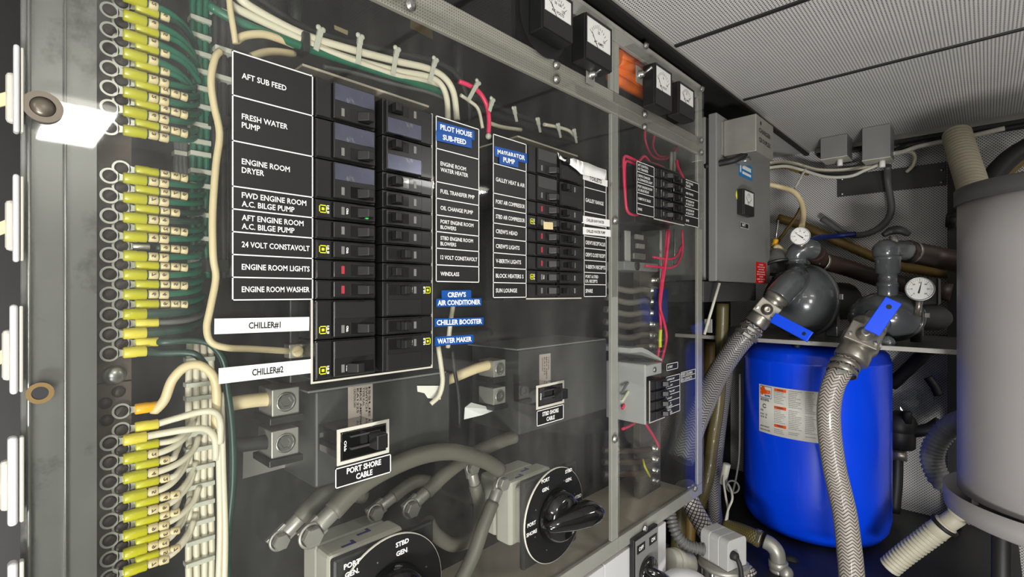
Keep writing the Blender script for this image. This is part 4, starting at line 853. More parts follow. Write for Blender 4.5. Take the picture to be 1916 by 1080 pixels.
# ================================================================== meters and toggles on the upper covers
def meter(label, P, x, dial, text, flange=0):
    """P: front face top-left, bottom-right pixels; dial: dial bottom-left pixel"""
    a = X(*P[0], x); b = X(P[1][0], 548, x); zb = X(P[0][0], P[1][1], x).z; zd = X(P[0][0], dial, x).z
    y0, y1, zt = a.y, b.y, a.z; t = thing('panel_meter', label, 'meter', (0, (y0+y1)/2, zb)); w_ = y1-y0
    MB().box(0.0005, x-0.003, y0, y1, zb, zt).build('case', M['blackflat'], t, 0.002)
    MB().box(x-0.003, x, y0+0.001, y1-0.001, zb+0.001, zd).build('lower_cover', M['blackflat'], t, 0.0015)
    m = MB()
    for q in ((y0+0.001, y0+0.004, zd, zt-0.001), (y1-0.004, y1-0.001, zd, zt-0.001), (y0+0.004, y1-0.004, zt-0.005, zt-0.001)): m.box(x-0.003, x, *q)
    m.build('bezel', M['blackflat'], t, 0.0008)
    MB().box(x-0.003, x-0.0022, y0+0.004, y1-0.004, zd, zt-0.005).build('dial', M['dial'], t)
    m = MB(); cy = (y0+y1)/2; cz = zd-0.004; Rr = (zt-zd)*0.82
    for k in range(11):
        an = math.radians(40+10*k); m.obox((x-0.0020, cy+Rr*math.cos(an)*0.75, cz+Rr*math.sin(an)), (0.0001, 0, 0), (0, math.cos(an)*(0.003 if k % 5 else 0.0045), math.sin(an)*(0.003 if k % 5 else 0.0045)), (0, -math.sin(an)*0.0004, math.cos(an)*0.0004))
    for k, s in enumerate(text[1]):
        an = math.radians(140-100*k/(len(text[1])-1)); m.text(s, onx(x-0.0020, cy+Rr*0.72*math.cos(an)*0.75, cz+Rr*0.72*math.sin(an)), w_*0.055, align='C')
    m.text(text[0], onx(x-0.0020, cy, zd+(zt-zd)*0.14), w_*0.06, align='C'); m.build('scale', M['inkblack'], t)
    an = math.radians(128); MB().obox((x-0.0017, cy+Rr*0.42*math.cos(an), cz+Rr*0.42*math.sin(an)), (0.0002, 0, 0), (0, Rr*0.42*math.cos(an), Rr*0.42*math.sin(an)), (0, -0.0004*math.sin(an), 0.0004*math.cos(an))).build('needle', M['inkblack'], t)
    if flange:
        MB().lathe((0.0001, cy, (zt+zb)/2), (1, 0, 0), [(0, 0), (flange, 0), (flange, 0.0003), (0, 0.0003)], 48, False).build('round_flange', M['rubber'], t)
    return t
meter('large panel meter cut off by the top edge of the photo', ((1017, -37), (1073, 50)), 0.032, 14, ('AC VOLTS', ('0', '50', '100', '150')), 0.062)
meter('large panel meter whole in view above the perforated looking rail', ((1097, 20), (1146, 108)), 0.032, 75, ('AC AMPS', ('0', '25', '50')))
meter('small panel meter nearer the orange behind the upper cover', ((1227, 115), (1258, 194)), 0.032, 162, ('AC VOLTS', ('0', '75', '150')))
meter('small panel meter at the far end of the upper cover', ((1272, 150), (1300, 212)), 0.032, 185, ('AC AMPS', ('0', '25', '50')))
def toggle_switch(label, px, py):
    c = X(px, py, 0.004); t = thing('toggle_switch', label, 'toggle switch', (0, c.y, c.z-0.014))
    MB().box(0.0005, 0.002, c.y-0.014, c.y+0.014, c.z-0.018, c.z+0.018).build('plate', M['steelbox'], t, 0.0008)
    MB().lathe((0.002, c.y, c.z), (1, 0, 0), [(0.009, 0), (0.009, 0.003), (0.0065, 0.004), (0.0065, 0.011), (0.005, 0.012), (0, 0.012)], 6).build('bushing', M['steel'], t)
    MB().cyl((0.012, c.y, c.z), (0.030, c.y+0.004, c.z+0.010), 0.002, 0.0036).build('lever', M['steel'], t); return t
toggle_switch('chrome toggle switch below the large whole meter', 1107, 140)
toggle_switch('chrome toggle switch in front of the orange', 1198, 140)
c = X(1160, 62, -0.06); d = X(1222, 140, -0.06); t = thing('orange_folds', 'bright orange folds behind the upper clear cover', 'cover', (-0.05, (c.y+d.y)/2, CZ+0.46))  # plain orange folds, no emission
m = MB()
for k in range(6):
    m.tube([(-0.05-0.012*math.sin(k*1.3), c.y-0.04, CZ+0.472+0.0125*k), (-0.045-0.008*math.cos(k), (c.y+d.y)/2, CZ+0.478+0.0115*k), (-0.055, d.y+0.04, CZ+0.482+0.010*k)], 0.0125, 10, 5)
m.build('folds', M['orangefab'], t)
c = X(1136, 115, -0.02)
# ================================================================== inside the right hand section of the enclosure
bx = -0.10
c = X(1198, 505, bx); d = X(1236, 915, bx)
T = thing('terminal_board', 'narrow brown grey terminal board of bolted studs in the far section', 'terminal board', (bx, (c.y+d.y)/2, zB+0.001))
MB().box(bx-0.02, bx, c.y, d.y, zB+0.002, c.z).build('board', mat('phenolic_board', (0.30, 0.28, 0.25), 0.5, 0, 0.2, 30), T, 0.001)
studs = [(1221, 524), (1219, 543), (1219, 564), (1218, 585), (1217, 606), (1217, 627), (1216, 648), (1222, 838), (1222, 858), (1222, 879), (1222, 899)]
for (px, py) in studs:
    q = X(px, py, bx); MB().lathe((bx, q.y, q.z), (1, 0, 0), [(0.011, 0), (0.011, 0.004), (0.009, 0.005), (0.009, 0.014), (0.006, 0.018), (0, 0.019)], 14).build('stud_nut', M['steel'], T)
GS = 'grey cables bolted to the studs'
for i, (px, py) in enumerate(studs[1:7]):
    q = X(px, py, bx+0.012)
    cable('stud_cable', 'grey cable ending at the stud row of the far section, %s cable down' % ORD[i], [tuple(q-V3((0.0, 0.014, 0))), tuple(q-V3((0, 0.05, -0.002))), tuple(q-V3((0.01, 0.10, 0.002))), tuple(q-V3((0.03, 0.16, -0.012)))] if False else [q-V3((0.0, 0.016, 0)), q-V3((0, 0.05, -0.002)), q-V3((0.01, 0.10, 0.002)), q-V3((0.03, 0.17, -0.012))], 0.0075, 'cablegrey', group=GS)
    o = bpy.context.scene.objects[-1] if False else None
for i, (px, py) in enumerate(studs[7:10]):
    q = X(px, py, bx+0.012)
    cable('stud_cable', 'brownish cable to the lowest studs of the far section, %s cable down' % ORD[i], [q-V3((0.0, 0.016, 0)), q-V3((0, 0.06, -0.006)), q-V3((0.01, 0.12, -0.018)), q-V3((0.03, 0.19, -0.03))], 0.0075, 'brown', group=GS)
GP = 'pink wires of the small breaker panel'
for lab, pts, r in (('pink wire looping down the near side of the small breaker panel', [(1196, 304, -0.03), (1180, 296, -0.03), (1168, 294, -0.03), (1167, 320, -0.03), (1170, 370, -0.03), (1174, 395, -0.03), (1186, 402, -0.03), (1200, 400, -0.05)], 0.0032),
                    ('second pink wire bending at the top near corner of the small breaker panel', [(1192, 309, -0.04), (1178, 303, -0.04), (1170, 304, -0.04), (1169, 330, -0.045), (1171, 380, -0.045)], 0.003),
                    ('pink wire humped above the near legend of the small panel', [(1196, 302, -0.03), (1205, 293, -0.03), (1213, 300, -0.03), (1220, 312, -0.03)], 0.0032),
                    ('thick pink wire lying along the top of the small breakers', [(1216, 306, -0.03), (1230, 310, -0.03), (1242, 316, -0.03), (1247, 322, -0.04)], 0.0045),
                    ('faint pink wire hanging in a wide loop high in the far section', [(1207, 240, -0.1), (1208, 265, -0.1), (1220, 292, -0.1), (1245, 298, -0.1), (1262, 282, -0.1)], 0.003),
                    ('faint pink wire in a narrower loop high in the far section', [(1225, 250, -0.11), (1222, 275, -0.11), (1234, 293, -0.11), (1255, 290, -0.11), (1268, 276, -0.11)], 0.003),
                    ('pink wire slanting down to the far legend of the small panel', [(1266, 300, -0.05), (1268, 312, -0.045), (1274, 325, -0.035), (1279, 334, -0.03)], 0.004)):
    cable('pink_wire', lab, pts, r, 'pink', 'wire', GP)
for lab, pts, r, mm in (('red wire running down the far section, nearer strand', [(1252, 430, -0.06), (1247, 480, -0.06), (1240, 530, -0.06), (1235, 575, -0.06), (1236, 610, -0.06), (1233, 650, -0.06), (1228, 680, -0.06)], 0.0036, 'pink'),
                        ('red wire running down the far section, bowed strand', [(1248, 430, -0.066), (1244, 480, -0.066), (1236, 540, -0.06), (1235, 575, -0.055), (1243, 605, -0.055), (1247, 630, -0.055), (1243, 655, -0.055), (1236, 680, -0.055)], 0.0034, 'pink'),
                        ('red wire curving right below the far legend, upper', [(1222, 481, -0.07), (1240, 484, -0.065), (1258, 484, -0.06), (1268, 476, -0.06), (1275, 460, -0.06)], 0.003, 'pink'),
                        ('red wire curving right below the far legend, lower', [(1208, 497, -0.07), (1235, 500, -0.065), (1255, 501, -0.06), (1268, 493, -0.06), (1277, 468, -0.06), (1276, 430, -0.06)], 0.003, 'pink'),
                        ('pink wire bent below the grey hooded block', [(1165, 803, -0.06), (1180, 796, -0.06), (1192, 787, -0.06)], 0.0034, 'pink'),
                        ('pink wire pair end beside the grey hooded block', [(1164, 765, -0.06), (1175, 745, -0.06), (1182, 725, -0.055)], 0.0036, 'pink'),
                        ('pink wire slanting down to the lowest studs', [(1207, 792, -0.06), (1222, 815, -0.06), (1234, 838, -0.07)], 0.003, 'pink'),
                        ('white wire end beside the grey hooded block', [(1163, 752, -0.05), (1170, 742, -0.05), (1176, 732, -0.05)], 0.0036, 'cream'),
                        ('grey wire end beside the grey hooded block', [(1164, 735, -0.05), (1172, 720, -0.05), (1181, 712, -0.05)], 0.003, 'greyhose'),
                        ('yellow wire curling down to the lowest stud', [(1203, 860, -0.07), (1206, 872, -0.06), (1213, 886, -0.06), (1216, 892, -0.07)], 0.0026, 'yellow'),
                        ('yellow sleeve on the red wires of the far section', [(1236, 617, -0.05), (1235, 635, -0.05), (1235, 650, -0.05)], 0.0042, 'yelmark')):
    cable('loose_wire', lab, pts, r, mm, 'wire')
cable('support_rod', 'slim pale vertical rod below the small breaker panel', [(1236, 432, -0.09), (1236, 560, -0.09)], 0.004, 'offwhite', 'rod')
cable('support_rod', 'slim grey vertical rod below the far legend of the small panel', [(1262, 428, -0.1), (1262, 500, -0.1)], 0.003, 'steel', 'rod')
for lab, px in (('nearer short white tube above the small breaker panel', 1256), ('farther short white tube above the small breaker panel', 1262)):
    cable('white_tube', lab, [(px, 285, -0.07), (px-1, 322, -0.07)], 0.0045, 'offwhite', 'tube')
a = X(1240, 540, -0.06); b = X(1251, 603, -0.06); t = thing('blue_strip', 'blue terminal strip beside the red wires', 'terminal strip', (-0.06, a.y, b.z))
MB().box(-0.085, -0.062, a.y, b.y, b.z, a.z).build('body', M['cobalt'], t, 0.001)
# contactor at the top of the stud row
a = X(1172, 440, -0.09); b = X(1212, 492, -0.09)
t = thing('contactor', 'black and silver contactor below the small breaker panel', 'contactor', (-0.1, (a.y+b.y)/2, b.z))
MB().box(-0.16, -0.09, a.y, b.y, b.z, a.z).build('body', M['blackflat'], t, 0.002)
MB().box(-0.0895, -0.085, a.y-0.012, a.y+0.012, b.z-0.004, a.z+0.01).build('bracket', M['alu'], t, 0.001)
for k, (px, py) in enumerate(((1194, 444), (1196, 461))):
    q = X(px, py, -0.088); MB().box(-0.0895, -0.082, q.y-0.018, q.y+0.018, q.z-0.006, q.z+0.006).build('terminal', M['steelbox'], t, 0.001)
q = X(1192, 480, -0.088); MB().box(-0.0895, -0.08, q.y-0.03, q.y+0.03, q.z-0.008, q.z+0.008).build('clamp_bar', M['steel'], t, 0.002)
a = X(1163, 494, -0.1); b = X(1226, 510, -0.1); t = thing('grey_block', 'plain grey block across the top of the stud row', 'block', (-0.12, (a.y+b.y)/2, b.z))
MB().box(-0.17, -0.08, a.y-0.02, b.y-0.02, b.z, a.z+0.006).build('body', M['steelpaint'], t, 0.003)
q = X(1200, 498, -0.079); MB().lathe((-0.0795, q.y-0.02, q.z), (1, 0, 0), [(0, 0), (0.012, 0), (0.012, 0.0012), (0, 0.0012)], 20).build('oval_plug', M['darkpipe'], t)
# grey hooded block round the four breakers
zg0, zg1 = ZG-4*PW-0.003, ZG+0.002
t = thing('hooded_block', 'light grey hooded housing around the block of four small breakers', 'breaker housing', (-0.06, yG, zg0))
MB().box(-0.11, -0.044, yG-0.004, yG1+0.004, zg0, zg1).build('case', M['encl'], t, 0.002)
m = MB().box(-0.11, -0.006, yG-0.009, yG-0.0025, zg0-0.004, zg1+0.035); m.build('side_cheek', M['motor'], t, 0.003)
za = zg1+0.006
m = MB().box(-0.1, -0.008, yG-0.002, yG1+0.003, za, za+0.026); m.build('terminal_pocket', M['motor'], t, 0.002)
q = V3((-0.0075, (yG+yG1)/2, za+0.013)); MB().lathe(q, (1, 0, 0), [(0.006, 0), (0.006, 0.003), (0, 0.0035)], 12).build('screw', M['steel'], t)
yh = X(1150, 548, -0.05).y
m = MB(); m.prism([(-0.1, yh, za+0.060), (-0.1, yG-0.02, za+0.058), (-0.1, yG+0.01, za+0.050), (-0.1, yG1+0.008, za+0.028), (-0.1, yG1+0.008, za+0.033), (-0.1, yG+0.012, za+0.059), (-0.1, yG-0.018, za+0.068), (-0.1, yh, za+0.070)][::1], (0.09, 0, 0)); m.build('hood', M['motor'], t)
# ================================================================== grey cabinet beyond the enclosure
yc0, yc1 = X(1341, 548).y, X(1441, 548).y; zc0 = X(1341, 526).z; zc1 = CZ+0.505
t = thing('grey_cabinet', 'tall grey wall cabinet with a meter beside the clear enclosure', 'cabinet', (-0.12, (yc0+yc1)/2, zc0))
MB().box(-0.235, -0.034, yc0+0.004, yc1-0.004, zc0+0.003, zc1-0.003).build('body', M['steelpaint'], t, 0.003)
MB().box(-0.0335, -0.0245, yc0+0.008, yc1-0.008, zc0+0.008, zc1-0.008).build('door_gasket', M['rubber'], t)
MB().box(-0.024, 0.0, yc0, yc1, zc0, zc1).build('door', M['steelpaint'], t, 0.003)
x1, y1, z0, z1 = 0.0907, 1.4526, CZ+0.388, CZ+0.490
t = thing('steel_box', 'small bare steel box screwed to the top of the grey cabinet', 'steel box', (0.045, y1+0.07, z0))
MB().box(0.003, x1, y1, 1.603, z0, z1).build('body', M['steelbox'], t, 0.002)
MB().box(0.0005, 0.003, y1-0.012, y1+0.002, z0+0.004, z1-0.004).build('flange', M['steelbox'], t, 0.0005)
q = MB().lathe((0.05, y1+0.04, z0-0.012), (0, 0, 1), [(0.014, 0), (0.014, 0.004), (0.010, 0.005), (0.010, 0.012)], 16); q.build('cable_gland', M['steel'], t)
m = MB()
for i, s in enumerate(('CHARGER', 'CB DUPLEX')):
    m.text(s, onx(x1+0.0004, 1.475, z1-0.045-0.026*i), 0.012, width=0.10, bold=0.02)
m.build('lettering', M['inkblack'], t)
MB().lathe((x1, 1.49, z1-0.018), (1, 0, 0), [(0, 0.0003), (0.006, 0.0003)], 12).build('knockout', M['rubber'], t)
meter('small panel meter on the grey cabinet door', ((1393, 352), (1412, 400)), 0.022, 381, ('VOLTS', ('0', '15', '30')))
legend('tiny black plate reading BATT below the cabinet meter', X(1384, 548).y, X(1400, 548).y, X(1384, 415).z, [('', 1)], pw=0.017, name='caption_plate')
q = X(1392, 421, 0.0022); MB().text('BATT', onx(0.0021, q.y, q.z-0.0045), 0.008, align='C', bold=0.03).build('lettering', M['white'], bpy.data.objects['caption_plate.002'])
q = X(1380, 365, 0.0); t = thing('yellow_sticker', 'small yellow oval sticker beside the cabinet meter', 'sticker', tuple(q))
MB().lathe(q, (1, 0, 0), [(0, 0.0006), (0.014, 0.0006), (0.014, 0)], 24).build('disc', M['yelmark'], t); MB().obox(q+V3((0.0008, 0, 0)), (0.0001, 0, 0), (0, 0.003, 0), (0, 0, 0.008)).build('mark', M['inkblack'], t)
a = X(1382, 300, 0); b = X(1407, 548, 0); zb = X(1382, 328, 0).z; t = thing('blue_sticker', 'blue sticker with white bars below the steel box', 'sticker', (0, a.y, zb))
MB().box(0.0001, 0.0007, a.y, b.y, zb, a.z).build('paper', mat('cyan_sticker', (0.05, 0.45, 0.68), 0.4), t)
m = MB().box(0.0008, 0.0011, a.y+0.01, a.y+0.02, zb+0.012, a.z-0.006).box(0.0008, 0.0011, a.y+0.03, b.y-0.012, a.z-0.02, a.z-0.008).box(0.0008, 0.0011, a.y+0.03, b.y-0.012, zb+0.01, zb+0.018); m.build('bars', M['white'], t)
a = X(1414, 490, 0); b = X(1433, 548, 0); zb = X(1414, 530, 0).z; t = thing('red_warning_label', 'red warning label at the lower far corner of the grey cabinet', 'warning label', (0, a.y, zb))
MB().box(0.0001, 0.0008, a.y, b.y, zb, a.z).build('paper', M['red'], t)
m = MB(); Hh = a.z-zb
for i, (s, w_) in enumerate((('DANGER', 0.4), ('HIGH VOLTAGE', 0.7), ('WITHIN', 0.55), ('DISCONNECT', 0.75), ('BEFORE OPENING', 0.8), ('CAUTION', 0.35), ('KEEP CLEAR', 0.8), ('NOTICE', 0.5))):
    m.text(s, onx(0.001, (a.y+b.y)/2, a.z-Hh*(0.14+0.115*i)), Hh*0.055, width=(b.y-a.y)*w_, align='C', bold=0.02)
m.build('lettering', M['white'], t)
# tray and bracket under the cabinet
t = thing('cable_tray', 'dark grey tray box below the grey cabinet', 'tray', (-0.1, 1.55, CZ-0.03))
MB().box(-0.23, -0.02, yc0-0.04, 1.80, CZ-0.026, zc0-0.001).build('body', M['encl'], t, 0.002)
t = thing('bracket', 'white diagonal strut and angle plate beside the enclosure end', 'bracket', (-0.03, 1.38, CZ-0.12))
a = Y(1318, 626, 1.36); b = Y(1346, 530, 1.40); MB().tube([a, b], 0.004, 8).build('strut', M['offwhite'], t)
a = Y(1318, 597, 1.37); b = Y(1332, 623, 1.37); MB().box(a.x, b.x, 1.37, 1.374, b.z, a.z).build('angle_plate', M['steelbox'], t, 0.0006)
q = Y(1324, 611, 1.3695); MB().lathe(q, (0, -1, 0), [(0.003, 0), (0, 0.0006)], 10).build('hole', M['inkblack'], t)
def ycable(name, label, pts, r, mm, cat='pipe', group=None, n=14, corr=None, k=5):
    return cable(name, label, [Y(*p) for p in pts], r, mm, cat, group, n, corr, k)
ycable('black_cable', 'black cable from the steel box to the enclosure', [(1318, 312, 1.42), (1345, 306, 1.43), (1375, 299, 1.44), (1394, 288, 1.47)], 0.009, 'rubber', 'cable')
# ================================================================== shelf with two pumps
SZ = CZ-0.150
t = thing('steel_shelf', 'thin steel shelf carrying the two grey pumps', 'shelf', (0.1, 1.76, SZ-0.012))
MB().box(-0.29, 0.492, 1.765, BACK, SZ-0.005, SZ).build('board', M['steel'], t, 0.001)
MB().box(-0.29, 0.492, 1.760, 1.765, SZ-0.013, SZ).build('front_lip', M['alu'], t, 0.001)
CD = lambda p: (CAM-V3(p)).normalized()
def pump(label, px, py, y, r, axis, zs):
    c = Y(px, py, y); a = V3(axis).normalized(); t = thing('water_pump', label, 'pump', (c.x, c.y, SZ))
    MB().lathe(c, a, [(0, r*0.88), (r*0.3, r*0.85), (r*0.58, r*0.74), (r*0.82, r*0.52), (r*0.95, r*0.26), (r, 0.0), (r*0.98, -r*0.18), (r*0.9, -r*0.3), (0, -r*0.32)], 40).build('housing', M['pumpgrey'], t)
    MB().lathe(c, a, [(r*0.98, -r*0.12), (r*1.035, -r*0.13), (r*1.035, -r*0.22), (r*0.96, -r*0.23)], 40).build('clamp_band', M['pumpgrey'], t)
    for k in range(3):
        e = V3((0, 0, 1)).cross(a).normalized(); an = 0.1+k*2.1; p = c-a*r*0.17+(e*math.cos(an)+V3((0, 0, 1))*math.sin(an))*r*1.08
        MB().obox(p, V3((0.006, 0, 0)), V3((0, 0.006, 0)), V3((0, 0, 0.009))).build('clamp_bolt', M['steel'], t, 0.001)
    L = min(0.22, (BACK-0.02-r*0.6-c.y)/max(0.3, -a.y)+0.05)
    MB().lathe(c, -a, [(0, r*0.3), (r*0.50, r*0.3), (r*0.54, r*0.42), (r*0.55, r*0.5), (r*0.55, L), (r*0.48, L+0.015), (0, L+0.015)], 32).build('motor', M['darkpipe'], t)
    zb = SZ+0.0005
    for s in (-1, 1):
        e = V3((0, 0, 1)).cross(a).normalized(); p = c-a*(r*0.75)+e*s*r*0.42; MB().box(p.x-0.018, p.x+0.018, p.y-0.02, p.y+0.02, zb, max(zb+0.02, c.z-r*0.35)).build('foot', M['pumpgrey'], t, 0.003)
    for ch in t.children:
        for v in ch.data.vertices: v.co.z = (v.co.z+SZ-c.z)*zs+c.z-SZ
    return t, c
P1, c1 = pump('grey water pump with its blue valve lever pointing down right', 1497, 562, 1.95, 0.122, (-0.42, -0.9, 0.02), 1.0)
P2, c2 = pump('grey water pump with its blue valve lever pointing up right', 1656, 592, 1.89, 0.098, (-0.45, -0.88, 0.05), 0.76)
# outlet pieces of the pumps
m = MB(); a = Y(1489, 520, 1.90); b = Y(1489, 492, 1.90)
m.lathe(a, (b-a), [(0.030, -0.01), (0.028, 0.02), (0.026, (b-a).length), (0.033, (b-a).length), (0.033, (b-a).length+0.014), (0.028, (b-a).length+0.016)], 24); m.build('outlet_neck', M['pumpgrey'], P1)
m = MB().tube([Y(1489, 494, 1.90), Y(1489, 480, 1.90), Y(1495, 470, 1.90), Y(1508, 466, 1.91), Y(1520, 468, 1.935)], 0.033, 18, 6); m.build('outlet_elbow', M['pumpgrey'], P1)
m = MB().tube([Y(1490, 520, 1.85), Y(1484, 526, 1.80), Y(1478, 532, 1.775), Y(1465, 545, 1.757), Y(1454, 558, 1.742)], 0.040, 20, 6); m.build('intake_elbow', M['pumpgrey'], P1)
m = MB(); a = Y(1661, 556, 1.87); up = V3((0, 0, 1))
m.lathe(a, up, [(0.026, 0), (0.026, 0.03), (0.029, 0.032), (0.029, 0.042), (0.025, 0.044), (0.025, 0.07), (0.032, 0.072), (0.032, 0.11), (0.035, 0.112), (0.035, 0.122), (0.028, 0.124), (0.026, 0.14)], 24); m.build('outlet_neck', M['pumpgrey'], P2)
m = MB().sphere(Y(1658, 470, 1.87), 0.036, 24, 14); m.tube([Y(1658, 470, 1.87), Y(1680, 468, 1.90), Y(1694, 469, 1.93)], 0.030, 18, 5); m.build('outlet_elbow', M['pumpgrey'], P2)
q = Y(1660, 641, 1.79); MB().lathe(q, CD(q), [(0, 0.012), (0.017, 0.012), (0.019, 0.008), (0.019, -0.03)], 24).build('drain_plug', M['pumpgrey'], P2)
m = MB().tube([Y(1640, 600, 1.80), Y(1628, 612, 1.77), Y(1617, 622, 1.75)], 0.038, 20, 6); m.build('intake_elbow', M['pumpgrey'], P2)
# black tap on top of the farther elbow
q = Y(1672, 450, 1.88); t = thing('small_tap', 'small black tap handle on top of the farther pump elbow', 'tap', tuple(q))
MB().tube([q-V3((0, 0, 0.022)), q+V3((0, 0, 0.012))], 0.012, 12).build('stem', M['valve'], t)
m = MB(); a = Y(1652, 440, 1.87); b = Y(1702, 439, 1.89)
m.tube([a, Y(1668, 432, 1.88), Y(1684, 431, 1.88), b], lambda f: 0.007+0.006*math.sin(f*3.1), 12, 5); m.build('handle', M['rubber'], t)
# ball valves with blue levers
def ball_valve(label, A, B, r, h0, h1, hw, stem, ytip):
    A, B = Y(*A), Y(*B); d = (B-A).normalized(); L = (B-A).length; t = thing('ball_valve', label, 'valve', tuple(A))
    MB().lathe(A, d, [(0, 0), (r*0.92, 0), (r*1.0, 0.006), (r*1.0, L*0.16), (r*0.9, L*0.18), (r*0.98, L*0.3), (r*1.12, L*0.42), (r*1.12, L*0.62), (r*0.95, L*0.72), (r*1.0, L*0.78), (r*1.0, L*0.96), (r*0.92, L), (0, L)], 28).build('body', M['valve'], t)
    q = Y(*stem); n = CD(q); s = d.cross(n).normalized(); n = s.cross(d).normalized()
    base = A+d*L*0.5+n*r*1.0
    MB().obox(base+n*0.004, d*r*0.7, s*r*0.95, n*0.006).build('bonnet_plate', M['valve'], t, 0.003)
    for sg in (-1, 1):
        MB().lathe(base+n*0.010+s*sg*r*0.72+d*r*0.3, n, [(0.0055, 0), (0.0055, 0.004), (0, 0.005)], 6, False).build('bonnet_bolt', M['steel'], t)
    MB().lathe(base+n*0.008, n, [(r*0.5, 0), (r*0.48, 0.010), (r*0.3, 0.013), (r*0.3, 0.019), (r*0.16, 0.020), (0, 0.014)], 24).build('stem_boss', M['valve'], t)
    a, b = Y(*h0), Y(*h1, ytip); hd = (b-a).normalized(); hs = hd.cross(n).normalized(); k = hs.cross(hd).normalized()
    m = MB(); Lh = (b-a).length; W = hw; th = 0.0035
    m.obox((a+b)/2, hd*Lh/2, hs*W, k*th)
    m.obox((a+b)/2+hs*W*0.92-k*0.006, hd*Lh*0.49, hs*W*0.10, k*0.007); m.obox((a+b)/2-hs*W*0.92-k*0.006, hd*Lh*0.49, hs*W*0.10, k*0.007)
    m.build('lever', M['handle'], t, 0.003, label='blue vinyl coated lever')
    MB().lathe(b-hd*W*1.1+k*(th+0.0001), k, [(0, 0.0004), (W*0.33, 0.0004)], 16).build('lever_hole', M['rubber'], t)
    return t, B, d
V1, e1, d1 = ball_valve('brushed metal ball valve with blue lever pointing down right', (1457, 553, 1.742), (1412, 607, 1.715), 0.036, (1446, 594, 1.672), (1516, 631), 0.0165, (1432, 583, 1.70), 1.66)
V2, e2, d2 = ball_valve('brushed metal ball valve with blue lever pointing up right', (1629, 606, 1.735), (1590, 676, 1.66), 0.043, (1630, 622, 1.637), (1672, 562), 0.0195, (1609, 643, 1.67), 1.665)
def clamp(label, c, d, r):
    t = thing('hose_clamp', label, 'hose clamp', tuple(c)); MB().lathe(c-d*0.007, d, [(r, 0), (r+0.0015, 0.0005), (r+0.0015, 0.0135), (r, 0.014)], 28).build('band', M['valve'], t)
    n = CD(c); s = d.cross(n).normalized(); MB().obox(c+n*(r+0.004), s*0.012, d*0.005, n*0.004).build('screw_housing', M['steel'], t, 0.001); return t
for lab, pts, r, mm in (('braided clear hose descending left from the nearer blue lever valve', [(1411, 609, 1.714), (1398, 625, 1.704), (1373, 655, 1.68), (1345, 697, 1.63), (1325, 738, 1.57), (1300, 795, 1.49), (1276, 862, 1.42)], 0.033, 'hosedark'),
                        ('braided clear hose hanging in front of the blue tank', [(1585, 674, 1.657), (1574, 692, 1.64), (1559, 720, 1.62), (1551, 760, 1.61), (1552, 810, 1.61), (1560, 870, 1.60), (1570, 915, 1.59), (1581, 966, 1.57), (1590, 1040, 1.54), (1597, 1120, 1.50)], 0.029, 'hose')):
    cable('braided_hose', lab, [Y(*p) for p in pts], r, mm, 'hose', None, 24, None, 8)
for lab, P, Q in (('stepped steel hose clamp below the nearer blue lever valve, upper', (1405, 616, 1.708), (1398, 625, 1.703)), ('stepped steel hose clamp below the nearer blue lever valve, lower', (1397, 627, 1.702), (1390, 636, 1.697)),
                  ('steel hose clamp below the farther blue lever valve, upper', (1580, 684, 1.646), (1577, 692, 1.638)), ('steel hose clamp below the farther blue lever valve, lower', (1575, 695, 1.634), (1572, 704, 1.626))):
    a = Y(*P); b = Y(*Q); clamp(lab, a, (b-a).normalized(), 0.0365)
# gauges
def gauge(label, px, py, y, r, needle, stemto):
    c = Y(px, py, y); n = CD(c); s = V3((0, 0, 1)).cross(n).normalized(); u = n.cross(s); t = thing('pressure_gauge', label, 'pressure gauge', tuple(c))
    MB().lathe(c, n, [(0, -0.026), (r*0.9, -0.026), (r, -0.022), (r, -0.002)], 36).build('case', M['blackflat'], t)
    MB().lathe(c, n, [(r*1.0, -0.003), (r*1.04, 0.0), (r*1.02, 0.004), (r*0.93, 0.0035), (r*0.91, 0.0)], 36).build('bezel', M['steel'], t)
    MB().lathe(c, n, [(0, 0.0008), (r*0.93, 0.0008), (r*0.93, -0.003)], 36, False).build('dial', M['dial'], t)
    m = MB()
    for k in range(25):
        an = math.radians(-45+270*k/24); big = k % 4 == 0; q = c+n*0.0012+(s*math.cos(an)+u*math.sin(an))*r*0.78; e = s*math.cos(an)+u*math.sin(an); f = u*math.cos(an)-s*math.sin(an)
        m.obox(q, e*r*(0.09 if big else 0.05), f*r*(0.018 if big else 0.01), n*0.0001)
    for k in range(7):
        an = math.radians(225-270*k/6); q = c+n*0.0013+(s*math.cos(an)+u*math.sin(an))*r*0.56-u*r*0.06
        m.text(str(k*10 if k else 0), lambda p, q_, q=q: q+s*p+u*q_, r*0.13, align='C', bold=0.02)
    m.build('scale', M['inkblack'], t)
    an = math.radians(needle); e = s*math.cos(an)+u*math.sin(an); f = u*math.cos(an)-s*math.sin(an)
    MB().prism([c+n*0.002-e*r*0.38-f*r*0.07, c+n*0.002-e*r*0.38+f*r*0.07, c+n*0.002+f*r*0.05, c+n*0.002+e*r*0.72, c+n*0.002-f*r*0.05], n*0.0005).build('needle', M['inkblack'], t)
    if stemto: MB().tube([c-n*0.014-u*r*0.9, Y(*stemto)], 0.008, 12, 1).build('stem', M['valve'], t)
gauge('smaller round pressure gauge above the nearer grey pump', 1497, 442, 1.82, 0.0285, 142, (1503, 462, 1.85))
gauge('larger round pressure gauge right of the farther grey pump', 1721, 541, 1.80, 0.0325, 78, (1716, 590, 1.83))
t = thing('pressure_switch', 'dark pressure switch block behind the larger round gauge', 'pressure switch', tuple(Y(1722, 590, 1.88)))
a = Y(1694, 520, 1.87); b = Y(1757, 572, 1.87); MB().box(a.x, b.x, 1.87, 1.95, b.z, a.z).build('cover', M['blackflat'], t, 0.006)
